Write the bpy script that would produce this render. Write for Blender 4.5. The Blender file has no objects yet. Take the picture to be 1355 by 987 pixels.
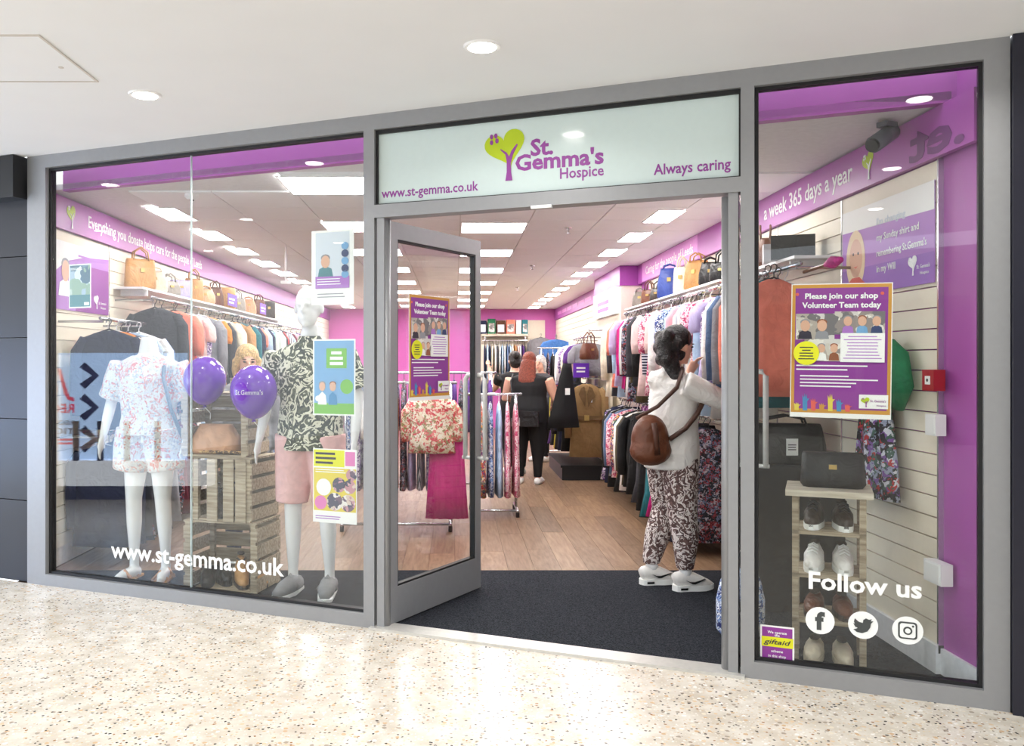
import bpy, bmesh, math, random
from mathutils import Matrix, Vector
random.seed(7)
R = math.radians
# ------------------------------------------------------------------ camera, world, exposure
W_, H_ = 1355, 987
FPX, CX, CY, HC = 1150.0, 602.0, 480.0, 1.48          # focal length (px), principal point (px), eye height (m)
scene = bpy.context.scene
col = scene.collection
cam = bpy.data.cameras.new('camera'); cam_o = bpy.data.objects.new('camera', cam); col.objects.link(cam_o)
cam.sensor_fit = 'HORIZONTAL'; cam.sensor_width = 36.0; cam.lens = FPX / W_ * 36.0
cam.shift_x = (W_ / 2 - CX) / W_; cam.shift_y = (CY - H_ / 2) / W_
cam.clip_start = 0.05; cam.clip_end = 200
cam_o.location = (0, 0, HC); cam_o.rotation_euler = (R(90), 0, 0)
scene.camera = cam_o
world = bpy.data.worlds.new('World'); scene.world = world; world.use_nodes = True
bgn = world.node_tree.nodes['Background']; bgn.inputs[0].default_value = (0.90, 0.95, 1.0, 1); bgn.inputs[1].default_value = 1.45
vs = scene.view_settings
vs.view_transform = 'Standard'; vs.look = 'None'; vs.gamma = 1.0; vs.use_curve_mapping = False; vs.exposure = 0.62
scene.cycles.diffuse_bounces = 5; scene.cycles.max_bounces = 8; scene.cycles.transparent_max_bounces = 12
PANEL_EMIT = 18.5
DOWN_WATT = 7.0

# ------------------------------------------------------------------ picture geometry
TANF = 0.4134; PHI = math.atan(TANF); CF, SF = math.cos(PHI), math.sin(PHI)
FY0 = 4.651
def fac_pt(px, n=0.0):
    k = (px - CX) / FPX
    Y = (FY0 + n / CF) / (1 + TANF * k)
    return k * Y, Y
F0 = Vector((*fac_pt(36), 0))
MF = Matrix.Translation(F0) @ Matrix.Rotation(-PHI, 4, 'Z')      # shopfront frame: x along it, y into the shop
MFI = MF.inverted()
def fs(px, n=0.0):
    X, Y = fac_pt(px, n); return (MFI @ Vector((X, Y, 0))).x
def fz(px, py, n=0.0):
    X, Y = fac_pt(px, n); return HC + (CY - py) * Y / FPX
def fpos(s, n, z=0.0): return MF @ Vector((s, n, z))
def flo(px, py):
    Y = FPX * HC / (py - CY); return Vector(((px - CX) * Y / FPX, Y, 0))
def atY(px, py, Y): return Vector(((px - CX) * Y / FPX, Y, HC + (CY - py) * Y / FPX))
def onX(px, py, X):
    Y = X * FPX / (px - CX); return Vector((X, Y, HC + (CY - py) * Y / FPX))
ZT = 2.863      # underside of mall ceiling
ZC = 2.688      # shop ceiling
XR, XL, YB = 2.30, -2.873, 19.8

# ------------------------------------------------------------------ materials
def lin(c):
    return tuple(((v / 255) / 12.92 if v / 255 <= .04045 else ((v / 255 + .055) / 1.055) ** 2.4) for v in c)
MATS = {}
def new_mat(name):
    m = bpy.data.materials.new(name); m.use_nodes = True; MATS[name] = m
    nt = m.node_tree; b = nt.nodes['Principled BSDF']
    return m, nt, b
def N(nt, t, **kw):
    n = nt.nodes.new(t)
    for k, v in kw.items(): setattr(n, k, v)
    return n
def mat(name, rgb, rough=.6, metal=0.0, emit=0.0, var=0.06, scale=30, coat=0.0):
    if name in MATS: return MATS[name]
    m, nt, b = new_mat(name)
    c = lin(rgb)
    b.inputs['Roughness'].default_value = rough; b.inputs['Metallic'].default_value = metal
    if coat: b.inputs['Coat Weight'].default_value = coat
    if emit:
        b.inputs['Base Color'].default_value = (*c, 1)
        b.inputs['Emission Color'].default_value = (*c, 1); b.inputs['Emission Strength'].default_value = emit
    else:
        tc = N(nt, 'ShaderNodeTexCoord'); no = N(nt, 'ShaderNodeTexNoise'); no.inputs['Scale'].default_value = scale
        nt.links.new(tc.outputs['Object'], no.inputs['Vector'])
        rp = N(nt, 'ShaderNodeValToRGB')
        rp.color_ramp.elements[0].color = (*[v * (1 - var) for v in c], 1); rp.color_ramp.elements[0].position = .3
        rp.color_ramp.elements[1].color = (*[min(1, v * (1 + var)) for v in c], 1); rp.color_ramp.elements[1].position = .7
        nt.links.new(no.outputs['Fac'], rp.inputs[0]); nt.links.new(rp.outputs[0], b.inputs['Base Color'])
    if name.startswith(('cloth_', 'jacket_', 'leather_', 'hair_')):
        n2 = N(nt, 'ShaderNodeTexNoise'); n2.inputs['Scale'].default_value = 60 if name.startswith('hair') else 9; n2.inputs['Detail'].default_value = 3; n2.inputs['Distortion'].default_value = 1.2
        nt.links.new(tc.outputs['Object'], n2.inputs['Vector']); bp = N(nt, 'ShaderNodeBump'); bp.inputs['Strength'].default_value = .55; bp.inputs['Distance'].default_value = .03
        nt.links.new(n2.outputs['Fac'], bp.inputs['Height']); nt.links.new(bp.outputs[0], b.inputs['Normal'])
    return m
def pattern(name, cols, kind='spots', scale=12, rough=.8, distort=0.0):
    """printed cloth: cols = list of rgb"""
    if name in MATS: return MATS[name]
    m, nt, b = new_mat(name); b.inputs['Roughness'].default_value = rough
    tc = N(nt, 'ShaderNodeTexCoord')
    rp = N(nt, 'ShaderNodeValToRGB'); rp.color_ramp.interpolation = 'CONSTANT'
    if kind == 'spots':
        v = N(nt, 'ShaderNodeTexVoronoi'); v.inputs['Scale'].default_value = scale
        no = N(nt, 'ShaderNodeTexNoise'); no.inputs['Scale'].default_value = scale * .8
        mx = N(nt, 'ShaderNodeMixRGB'); mx.inputs[0].default_value = .08 + distort
        nt.links.new(tc.outputs['Object'], no.inputs['Vector']); nt.links.new(tc.outputs['Object'], mx.inputs[1]); nt.links.new(no.outputs['Color'], mx.inputs[2])
        nt.links.new(mx.outputs[0], v.inputs['Vector'])
        sp = N(nt, 'ShaderNodeSeparateColor'); nt.links.new(v.outputs['Color'], sp.inputs[0]); src = sp.outputs[0]
    elif kind == 'leaf':
        no = N(nt, 'ShaderNodeTexNoise'); no.inputs['Scale'].default_value = scale * .22; no.inputs['Detail'].default_value = 1
        mx = N(nt, 'ShaderNodeMixRGB'); mx.inputs[0].default_value = .35
        nt.links.new(tc.outputs['Object'], no.inputs['Vector']); nt.links.new(tc.outputs['Object'], mx.inputs[1]); nt.links.new(no.outputs['Color'], mx.inputs[2])
        mp = N(nt, 'ShaderNodeMapping'); mp.inputs['Rotation'].default_value = (.5, .6, .3); mp.inputs['Scale'].default_value = (1, 1, .30); nt.links.new(mx.outputs[0], mp.inputs[0])
        v = N(nt, 'ShaderNodeTexVoronoi'); v.inputs['Scale'].default_value = scale; nt.links.new(mp.outputs[0], v.inputs['Vector'])
        sp = N(nt, 'ShaderNodeSeparateColor'); nt.links.new(v.outputs['Color'], sp.inputs[0]); src = sp.outputs[0]
    else:
        w = N(nt, 'ShaderNodeTexWave'); w.inputs['Scale'].default_value = scale; w.inputs['Distortion'].default_value = distort
        w.bands_direction = {'stripeX': 'X', 'stripeZ': 'Z'}.get(kind, 'X')
        nt.links.new(tc.outputs['Object'], w.inputs['Vector']); src = w.outputs['Fac']
    els = rp.color_ramp.elements
    n = len(cols)
    while len(els) < n: els.new(0.5)
    lo, hi = (0.0, 1.0) if kind in ('spots', 'leaf') else (0.1, .9)
    for i, c in enumerate(cols):
        els[i].position = 0 if i == 0 else lo + (hi - lo) * i / n; els[i].color = (*lin(c), 1)
    nt.links.new(src, rp.inputs[0]); nt.links.new(rp.outputs[0], b.inputs['Base Color'])
    return m

def mat_glass():
    m, nt, b = new_mat('clear_glass'); nt.nodes.remove(b)
    out = nt.nodes['Material Output']
    tr = N(nt, 'ShaderNodeBsdfTransparent'); tr.inputs[0].default_value = (.97, .985, .98, 1)
    gl = N(nt, 'ShaderNodeBsdfGlossy'); gl.inputs['Roughness'].default_value = 0.0
    lw = N(nt, 'ShaderNodeLayerWeight'); lw.inputs[0].default_value = .5
    pw_ = N(nt, 'ShaderNodeMath', operation='POWER'); pw_.inputs[1].default_value = 5; nt.links.new(lw.outputs['Facing'], pw_.inputs[0])
    fr = N(nt, 'ShaderNodeMath', operation='MULTIPLY_ADD'); fr.inputs[1].default_value = .96; fr.inputs[2].default_value = .042; nt.links.new(pw_.outputs[0], fr.inputs[0])
    mx = N(nt, 'ShaderNodeMixShader')
    nt.links.new(fr.outputs[0], mx.inputs[0]); nt.links.new(tr.outputs[0], mx.inputs[1]); nt.links.new(gl.outputs[0], mx.inputs[2])
    nt.links.new(mx.outputs[0], out.inputs[0]); return m
GLASS = mat_glass()
def mat_terrazzo():
    m, nt, b = new_mat('terrazzo'); tc = N(nt, 'ShaderNodeTexCoord')
    base = N(nt, 'ShaderNodeTexNoise'); base.inputs['Scale'].default_value = 9; base.inputs['Detail'].default_value = 6
    rp0 = N(nt, 'ShaderNodeValToRGB'); rp0.color_ramp.elements[0].color = (*lin((198, 188, 172)), 1); rp0.color_ramp.elements[1].color = (*lin((220, 214, 203)), 1)
    rp0.color_ramp.elements[0].position = .35; rp0.color_ramp.elements[1].position = .65
    nt.links.new(tc.outputs['Object'], base.inputs['Vector']); nt.links.new(base.outputs['Fac'], rp0.inputs[0])
    prev = rp0.outputs[0]
    for sc, keep, lohi, cols in ((75, .33, (.30, .36), [(222, 214, 200), (214, 194, 164), (236, 232, 226), (200, 180, 154), (228, 222, 212)]),
                                 (38, .26, (.30, .36), [(236, 232, 226), (200, 170, 134), (164, 152, 138), (224, 214, 194), (214, 190, 160)]),
                                 (52, .17, (.26, .31), [(58, 54, 52), (120, 108, 96), (84, 76, 70), (150, 110, 72), (50, 48, 50)])):
        mp = N(nt, 'ShaderNodeMapping'); mp.inputs['Location'].default_value = (sc, sc * .3, 0)
        nt.links.new(tc.outputs['Object'], mp.inputs[0])
        nz = N(nt, 'ShaderNodeTexNoise'); nz.inputs['Scale'].default_value = sc * 1.2
        mxv = N(nt, 'ShaderNodeMixRGB'); mxv.inputs[0].default_value = .012
        nt.links.new(mp.outputs[0], nz.inputs['Vector']); nt.links.new(mp.outputs[0], mxv.inputs[1]); nt.links.new(nz.outputs['Color'], mxv.inputs[2])
        v = N(nt, 'ShaderNodeTexVoronoi'); v.inputs['Scale'].default_value = sc
        nt.links.new(mxv.outputs[0], v.inputs['Vector'])
        sp = N(nt, 'ShaderNodeSeparateColor'); nt.links.new(v.outputs['Color'], sp.inputs[0])
        rp = N(nt, 'ShaderNodeValToRGB'); rp.color_ramp.interpolation = 'CONSTANT'
        while len(rp.color_ramp.elements) < 5: rp.color_ramp.elements.new(.5)
        for i, c in enumerate(cols): rp.color_ramp.elements[i].position = i / 5; rp.color_ramp.elements[i].color = (*lin(c), 1)
        nt.links.new(sp.outputs[1], rp.inputs[0])
        lt = N(nt, 'ShaderNodeMath', operation='LESS_THAN'); lt.inputs[1].default_value = keep * 1.6
        nt.links.new(sp.outputs[0], lt.inputs[0])
        dd = N(nt, 'ShaderNodeMath', operation='LESS_THAN'); dd.inputs[1].default_value = lohi[1]
        nt.links.new(v.outputs['Distance'], dd.inputs[0])
        mu = N(nt, 'ShaderNodeMath', operation='MULTIPLY'); nt.links.new(lt.outputs[0], mu.inputs[0]); nt.links.new(dd.outputs[0], mu.inputs[1])
        mx = N(nt, 'ShaderNodeMixRGB'); nt.links.new(mu.outputs[0], mx.inputs[0]); nt.links.new(prev, mx.inputs[1]); nt.links.new(rp.outputs[0], mx.inputs[2])
        prev = mx.outputs[0]
    nt.links.new(prev, b.inputs['Base Color']); b.inputs['Roughness'].default_value = .22
    return m
def mat_plank():
    m, nt, b = new_mat('oak_plank'); tc = N(nt, 'ShaderNodeTexCoord'); oi = N(nt, 'ShaderNodeObjectInfo')
    mp = N(nt, 'ShaderNodeMapping'); mp.inputs['Scale'].default_value = (16, 1.3, 1)
    ad = N(nt, 'ShaderNodeVectorMath', operation='ADD'); nt.links.new(tc.outputs['Object'], ad.inputs[0])
    ml = N(nt, 'ShaderNodeMath', operation='MULTIPLY'); ml.inputs[1].default_value = 40; nt.links.new(oi.outputs['Random'], ml.inputs[0]); nt.links.new(ml.outputs[0], ad.inputs[1])
    nt.links.new(ad.outputs[0], mp.inputs[0])
    no = N(nt, 'ShaderNodeTexNoise'); no.inputs['Scale'].default_value = 3; no.inputs['Detail'].default_value = 5; nt.links.new(mp.outputs[0], no.inputs['Vector'])
    r1 = N(nt, 'ShaderNodeValToRGB'); r1.color_ramp.elements[0].color = (*lin((122, 92, 68)), 1); r1.color_ramp.elements[1].color = (*lin((160, 134, 108)), 1)
    r1.color_ramp.elements[0].position = .3; r1.color_ramp.elements[1].position = .7
    nt.links.new(no.outputs['Fac'], r1.inputs[0])
    r2 = N(nt, 'ShaderNodeValToRGB'); r2.color_ramp.elements[0].color = (.62, .60, .60, 1); r2.color_ramp.elements[1].color = (1.0, .98, .95, 1)
    nt.links.new(oi.outputs['Random'], r2.inputs[0])
    mx = N(nt, 'ShaderNodeMixRGB', blend_type='MULTIPLY'); mx.inputs[0].default_value = 1
    nt.links.new(r1.outputs[0], mx.inputs[1]); nt.links.new(r2.outputs[0], mx.inputs[2]); nt.links.new(mx.outputs[0], b.inputs['Base Color'])
    b.inputs['Roughness'].default_value = .38; return m
def mat_carpet():
    m, nt, b = new_mat('charcoal_carpet'); tc = N(nt, 'ShaderNodeTexCoord'); no = N(nt, 'ShaderNodeTexNoise')
    no.inputs['Scale'].default_value = 160; no.inputs['Detail'].default_value = 4; nt.links.new(tc.outputs['Object'], no.inputs['Vector'])
    rp = N(nt, 'ShaderNodeValToRGB'); rp.color_ramp.elements[0].color = (*lin((17, 18, 22)), 1); rp.color_ramp.elements[1].color = (*lin((58, 61, 68)), 1)
    rp.color_ramp.elements[0].position = .36; rp.color_ramp.elements[1].position = .66
    nt.links.new(no.outputs['Fac'], rp.inputs[0]); nt.links.new(rp.outputs[0], b.inputs['Base Color']); b.inputs['Roughness'].default_value = .95; b.inputs['Specular IOR Level'].default_value = .1
    bp = N(nt, 'ShaderNodeBump'); bp.inputs['Strength'].default_value = .4; bp.inputs['Distance'].default_value = .004
    nt.links.new(no.outputs['Fac'], bp.inputs['Height']); nt.links.new(bp.outputs[0], b.inputs['Normal']); return m
def mat_wood(name, a, c, scale=(3, 40, 40)):
    m, nt, b = new_mat(name); tc = N(nt, 'ShaderNodeTexCoord'); mp = N(nt, 'ShaderNodeMapping'); mp.inputs['Scale'].default_value = scale
    nt.links.new(tc.outputs['Object'], mp.inputs[0]); no = N(nt, 'ShaderNodeTexNoise'); no.inputs['Scale'].default_value = 1.5; no.inputs['Detail'].default_value = 5
    nt.links.new(mp.outputs[0], no.inputs['Vector']); rp = N(nt, 'ShaderNodeValToRGB')
    rp.color_ramp.elements[0].color = (*lin(a), 1); rp.color_ramp.elements[1].color = (*lin(c), 1); rp.color_ramp.elements[0].position = .3; rp.color_ramp.elements[1].position = .7
    nt.links.new(no.outputs['Fac'], rp.inputs[0]); nt.links.new(rp.outputs[0], b.inputs['Base Color']); b.inputs['Roughness'].default_value = .75; return m
TERR, PLANK, CARPET = mat_terrazzo(), mat_plank(), mat_carpet()
CRATE = mat_wood('weathered_wood', (128, 112, 92), (190, 176, 152)); PALEW = mat_wood('pale_wood', (176, 166, 146), (220, 212, 196))
ALU = mat('satin_aluminium', (152, 153, 155), .42, .35, var=.02); ALUD = mat('rail_aluminium', (166, 168, 172), .35, .5, var=.02)
GASK = mat('black_rubber', (22, 22, 24), .5); CEILM = mat('mall_ceiling_paint', (230, 231, 232), .8, var=.01, scale=3)
TILE = mat('ceiling_tile', (242, 242, 244), .9, var=.02, scale=90); PURP = mat('purple_paint', (162, 74, 160), .45, var=.02, scale=4)
FASC = mat('purple_fascia', (166, 76, 166), .4, var=.02); SLAT = mat('cream_slatwall', (238, 229, 210), .55, var=.02)
WHITE = mat('white_plastic', (238, 238, 238), .4, var=.01); VIN = mat('white_vinyl', (246, 248, 246), .5, var=.0)
VPUR = mat('purple_vinyl', (146, 62, 150), .5, var=.0); VGRN = mat('lime_vinyl', (184, 206, 20), .5, var=.0)
CHROME = mat('chrome', (214, 216, 220), .22, .9, var=.01); BLACK = mat('black_cloth', (20, 20, 22), .85); BLKP = mat('black_plastic', (24, 24, 26), .4)
NAVYC = mat('dark_cladding', (32, 32, 38), .35, var=.1, scale=3); SIGNB = mat('pale_sign_glass', (208, 224, 222), .12, var=.01, coat=.6)
SKIN = mat('skin', (222, 170, 146), .55, var=.03); MANQ = mat('white_gloss_plastic', (236, 236, 236), .22, var=.005)

# ------------------------------------------------------------------ mesh helpers
class MB:
    def __init__(s): s.v = []; s.f = []
    def add(s, vs_, fs_, M=None):
        o = len(s.v)
        s.v += [tuple(M @ Vector(p)) if M else tuple(p) for p in vs_]
        s.f += [tuple(i + o for i in f) for f in fs_]; return s
    def box(s, a, b, M=None):
        x0, y0, z0 = a; x1, y1, z1 = b
        return s.add([(x0, y0, z0), (x1, y0, z0), (x1, y1, z0), (x0, y1, z0), (x0, y0, z1), (x1, y0, z1), (x1, y1, z1), (x0, y1, z1)],
                     [(0, 3, 2, 1), (4, 5, 6, 7), (0, 1, 5, 4), (1, 2, 6, 5), (2, 3, 7, 6), (3, 0, 4, 7)], M)
    def prism(s, pts, y0, y1, M=None):          # outline in x,z extruded along y
        n = len(pts)
        v = [(p[0], y0, p[1]) for p in pts] + [(p[0], y1, p[1]) for p in pts]
        f = [tuple(range(n)), tuple(range(2 * n - 1, n - 1, -1))] + [(i, i + n, (i + 1) % n + n, (i + 1) % n) for i in range(n)]
        return s.add(v, f, M)
    def slab(s, pts, z0, z1):                    # outline in x,y extruded along z
        n = len(pts)
        v = [(p[0], p[1], z0) for p in pts] + [(p[0], p[1], z1) for p in pts]
        return s.add(v, [tuple(range(n - 1, -1, -1)), tuple(range(n, 2 * n))] + [(i, (i + 1) % n, (i + 1) % n + n, i + n) for i in range(n)])
    def loft(s, rings, cap=True, M=None):
        n = len(rings[0]); v = [p for r in rings for p in r]; f = []
        for k in range(len(rings) - 1):
            for i in range(n): f.append((k * n + i, k * n + (i + 1) % n, (k + 1) * n + (i + 1) % n, (k + 1) * n + i))
        if cap: f.append(tuple(range(n - 1, -1, -1))); f.append(tuple((len(rings) - 1) * n + i for i in range(n)))
        return s.add(v, f, M)
    def tube(s, pts, r, n=6, M=None, cap=True):
        pts = [Vector(p) for p in pts]; rr = r if isinstance(r, (list, tuple)) else [r] * len(pts); rings = []
        up = Vector((0, 0, 1))
        for i, p in enumerate(pts):
            d = (pts[min(i + 1, len(pts) - 1)] - pts[max(i - 1, 0)]).normalized()
            u = up if abs(d.dot(up)) < .95 else Vector((0, 1, 0))
            a = d.cross(u).normalized(); b = d.cross(a).normalized()
            rings.append([tuple(p + (a * math.cos(t) + b * math.sin(t)) * rr[i]) for t in [2 * math.pi * k / n for k in range(n)]])
        return s.loft(rings, cap, M)
    def ell(s, c, r, n=12, m=8, M=None):
        rings = []
        for j in range(m + 1):
            a = -math.pi / 2 + math.pi * j / m; ca, sa = max(math.cos(a), .02), math.sin(a)
            rings.append([(c[0] + r[0] * ca * math.cos(2 * math.pi * i / n), c[1] + r[1] * ca * math.sin(2 * math.pi * i / n), c[2] + r[2] * sa) for i in range(n)])
        return s.loft(rings, True, M)
    def limb(s, pts, n=14, M=None):              # pts: (x,y,z, rx[, ry]); horizontal-ish elliptical rings perpendicular to the path
        P = [Vector(p[:3]) for p in pts]; rings = []
        for i, p in enumerate(pts):
            d = (P[min(i + 1, len(P) - 1)] - P[max(i - 1, 0)]).normalized()
            u = Vector((1, 0, 0)) if abs(d.x) < .85 else Vector((0, 0, 1))
            b = d.cross(u).normalized(); a = b.cross(d).normalized()
            rx = p[3]; ry = p[4] if len(p) > 4 else rx
            rings.append([tuple(P[i] + a * rx * math.cos(t) + b * ry * math.sin(t)) for t in [2 * math.pi * k / n for k in range(n)]])
        return s.loft(rings, True, M)
    def mesh(s, name, m, smooth=False, weld=False):
        me = bpy.data.meshes.new(name); me.from_pydata(s.v, [], s.f); me.validate()
        bm = bmesh.new(); bm.from_mesh(me); bmesh.ops.recalc_face_normals(bm, faces=bm.faces); bm.to_mesh(me); bm.free()
        if smooth: me.polygons.foreach_set('use_smooth', [True] * len(me.polygons))
        if m: me.materials.append(m)
        return me
    def build(s, name, m, parent=None, M=None, smooth=False):
        return obj(name, s.mesh(name, m, smooth), parent, M)
def obj(name, data, parent=None, M=None):
    o = bpy.data.objects.new(name, data); col.objects.link(o)
    if parent: o.parent = parent
    if M is not None: o.matrix_local = M
    return o
def tag(o, label, cat, group=None):
    o['label'] = label; o['category'] = cat
    if group: o['group'] = group
    return o
def thing(name, label, cat, M=None, group=None):
    return tag(obj(name, None, None, M), label, cat, group)
def struct(o): o['kind'] = 'structure'; return o
def T(x, y, z, rz=0.0): return Matrix.Translation((x, y, z)) @ Matrix.Rotation(rz, 4, 'Z')
def dup(root, M, label=None):
    def cp(o, p):
        c = o.copy(); col.objects.link(c)
        if p: c.parent = p
        for ch in o.children: cp(ch, c)
        return c
    r = cp(root, None); r.matrix_local = M
    if label: r['label'] = label
    return r
TMP = bpy.data.scenes.new('tmp')
def bake(o):
    TMP.collection.objects.link(o)
    dg = TMP.view_layers[0].depsgraph if TMP.view_layers[0].depsgraph else None
    with bpy.context.temp_override(scene=TMP, view_layer=TMP.view_layers[0]):
        dg = bpy.context.evaluated_depsgraph_get()
    dg.update()
    me = bpy.data.meshes.new_from_object(o.evaluated_get(dg)); TMP.collection.objects.unlink(o)
    return me
def blob(mb, name, m, voxel=.014, smooth=4, parent=None, M=None):
    """weld overlapping shapes into one continuous smooth skin"""
    o = bpy.data.objects.new('b', mb.mesh('b', m))
    r = o.modifiers.new('r', 'REMESH'); r.mode = 'VOXEL'; r.voxel_size = voxel; r.use_smooth_shade = True
    if smooth: s = o.modifiers.new('s', 'SMOOTH'); s.factor = .5; s.iterations = smooth
    me = bake(o); bpy.data.objects.remove(o)
    me.name = name; me.materials.clear(); me.materials.append(m)
    me.polygons.foreach_set('use_smooth', [True] * len(me.polygons))
    return obj(name, me, parent, M)
# flat things: local x right, z up, y into the surface (front faces -y)
def rect(p, name, x0, z0, x1, z1, y, m, t=.002): return MB().box((x0, y - t, z0), (x1, y, z1)).build(name, m, p)
def poly(p, name, pts, y, m, t=.002): return MB().prism(pts, y - t, y).build(name, m, p)
def disc(p, name, x, z, r, y, m, t=.002, n=28, rz=None):
    return poly(p, name, [(x + r * math.cos(2 * math.pi * i / n), z + (rz or r) * math.sin(2 * math.pi * i / n)) for i in range(n)], y, m, t)
def text(p, s, x, z, y, m, height=None, width=None, align='l', bold=.0, name='lettering', mirror=False, slant=0, t=.001):
    """z = baseline; height = cap height"""
    cu = bpy.data.curves.new('t', 'FONT'); cu.body = s; cu.size = 1; cu.offset = bold; cu.extrude = 0.002; cu.resolution_u = 2; cu.shear = slant
    o = bpy.data.objects.new('t', cu); me = bake(o); bpy.data.objects.remove(o)
    xs = [v.co.x for v in me.vertices]
    if not xs: return None
    x0, x1 = min(xs), max(xs); cap = .729
    sy = (height or .05) / cap; sx = width / (x1 - x0) if width else sy
    if not height: sy = sx
    off = {'l': 0, 'c': -(x1 - x0) * sx / 2, 'r': -(x1 - x0) * sx}[align]
    for v in me.vertices:
        a = (v.co.x - x0) * sx + off
        if mirror: a = -a
        v.co = (x + a, y - t * (.5 + v.co.z * 250), z + v.co.y * sy)
    me.name = name; me.materials.clear(); me.materials.append(m)
    if mirror: me.flip_normals()
    return obj(name, me, p)
def ordw(n):
    return {1: 'first', 2: 'second', 3: 'third', 4: 'fourth', 5: 'fifth', 6: 'sixth', 7: 'seventh', 8: 'eighth', 9: 'ninth', 10: 'tenth', 11: 'eleventh', 12: 'twelfth'}.get(
        n, f"{n}{'th' if n % 100 in (11, 12, 13) else {1: 'st', 2: 'nd', 3: 'rd'}.get(n % 10, 'th')}")

# ================================================================== SETTING
SE = fs(1337)                       # length of the shopfront
# mall floor
a, b_ = fpos(-6, 0), fpos(SE + 5, 0)
struct(MB().slab([(a.x, a.y), (-14, -14), (12, -14), (b_.x, b_.y)], -.06, 0).build('floor_mall', TERR))
struct(MB().slab([(a.x, a.y + .0), (-9, -2.2), (7, -2.2), (b_.x, b_.y)], ZT, ZT + .05).build('ceiling_mall', CEILM))
# unseen far side of the mall, added dark to cut reflections in the glass
wo = struct(obj('wall_opposite', None, None, T(0, -9.5, 0)))
MB().box((-7, -.2, 0), (9, 0, .9)).box((-7, -.2, 2.7), (9, 0, 3.6)).build('cladding', mat('opposite_stone', (120, 112, 104), .6, var=.1, scale=2), wo)
for i_ in range(8): MB().box((-7 + 2 * i_, -.16, .9), (-5.12 + 2 * i_, -.1, 2.7)).build('shop_window', mat('opposite_window', (44, 46, 52), .3), wo)
for i_ in range(8): MB().box((-5.12 + 2 * i_, -.2, .9), (-5 + 2 * i_, 0, 2.7)).build('pier', mat('opposite_stone', (120, 112, 104), .6), wo)
# shop floor, carpet, planks
e0, e1 = fpos(-.2, .0), fpos(SE + .1, .0)
fl = struct(MB().slab([(XL - .1, YB + .1), (XL - .1, e0.y - (XL - .1 - e0.x) * TANF), (XR + .1, e1.y + (e1.x - XR - .1) * TANF), (XR + .1, YB + .1)], -.06, -.006).build('floor_shop', mat('floor_joint', (92, 66, 46), .8)))
YM = FPX * HC / (755 - CY)
c0, c1 = fpos(.0, .10), fpos(SE, .10)
pw, pl = .1915, 1.32
pm = MB().box((0, 0, -.006), (pw - .002, pl - .003, 0)).mesh('plank', PLANK)
k = 0
for i in range(27):
    y = YM - (i * .47 % 1.0) * pl
    while y < YB:
        x = XL + i * pw; y0 = max(y, YM); y1 = min(y + pl, YB)
        if y1 - y0 > .01:
            o = obj('plank', pm, fl, T(x, y0, 0) @ Matrix.Diagonal((1, (y1 - y0) / pl, 1, 1))); k += 1
        y += pl
struct(MB().slab([(XL, YM), (XL, c0.y - (XL - c0.x) * TANF), (XR, c1.y + (c1.x - XR) * TANF), (XR, YM)], -.006, .003).build('floor_carpet', CARPET))
# shop ceiling
q0, q1 = fpos(0, .30), fpos(SE, .30)
ce = struct(MB().slab([(XL, YB), (XL, q0.y - (XL - q0.x) * TANF), (XR, q1.y + (q1.x - XR) * TANF), (XR, YB)], ZC + .012, ZC + .05).build('ceiling_shop', mat('ceiling_grid', (216, 214, 214), .6)))
GX, GW, GL = .045, .59, .6
tm = MB().box((.005, .005, 0), (GW - .005, GL - .005, .012)).mesh('ceiling_tile', TILE)
for i in range(-5, 4):
    x = GX + i * GW
    if x < XL - .01 or x + GW > XR + .3: continue
    for j in range(1, 25):
        y = 4.95 + j * GL
        yl = q0.y - (x - q0.x) * TANF
        if y < yl or y + GL > YB: continue
        sx = min(GW, XR - x) / GW
        obj('ceiling_tile', tm, ce, T(x, y, ZC) @ Matrix.Diagonal((sx, 1, 1, 1)))
# bulkhead above window heads
struct(MB().box((0, .30, ZC), (SE + .02, .36, ZT)).build('wall_bulkhead', PURP, None, MF))
# side walls and back wall
yl0 = fac_pt(66)[1]
wl = struct(MB().box((XL - .12, 6.02, 0), (XL - .02, YB, ZT)).build('wall_left', mat('wall_white', (235, 230, 222), .7)))
wr = struct(MB().box((XR + .02, 3.80, 0), (XR + .12, YB, ZT)).build('wall_right', PURP))
wb = struct(MB().box((XL - .1, YB, 0), (XR + .1, YB + .1, ZC + .1)).build('wall_back', mat('back_wall_pink', (206, 104, 184), .5, var=.02)))
struct(MB().box((XR + .004, 3.80, .003), (XR + .02, 4.124, .125)).box((XR - .018, 4.124, .003), (XR + .02, 10.8, .138)).build('baseboard_right', mat('skirting', (226, 228, 232), .4)))
# slatwall bays: each slat a board of its own
def slat_bays(wall, X, sgn, y0, bay, nb, name_m):
    sm_ = MB().box((0, 0, 0), (.02, bay - .012, .094)).mesh('slat', SLAT)
    for bidx in range(nb):
        y = y0 + bidx * bay
        for j in range(23):
            z = .14 + j * .1005
            obj('slat', sm_, wall, T(X if sgn > 0 else X - .02, y + .006, z))
        MB().box((X - .006 if sgn > 0 else X - .02, y - .006, .1), (X + .02 if sgn > 0 else X + .006, y + .006, 2.452)).build('edge_strip', CHROME, wall)
slat_bays(wr, XR, 1, 4.13, 1.03, 6, SLAT)
slat_bays(wl, XL, -1, 6.16, 1.05, 6, SLAT)
# farther bays carry grooves too fine to pick apart
for X0, X1, y0, y1, w in ((XR, XR + .02, 12.75, YB, wr), (XL - .02, XL, 12.46, YB, wl)):
    mb = MB()
    for j in range(23): mb.box((X0, y0, .14 + j * .1005), (X1, y1, .234 + j * .1005))
    o = mb.build('slat_panel', SLAT, w); o['kind'] = 'stuff'
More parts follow.
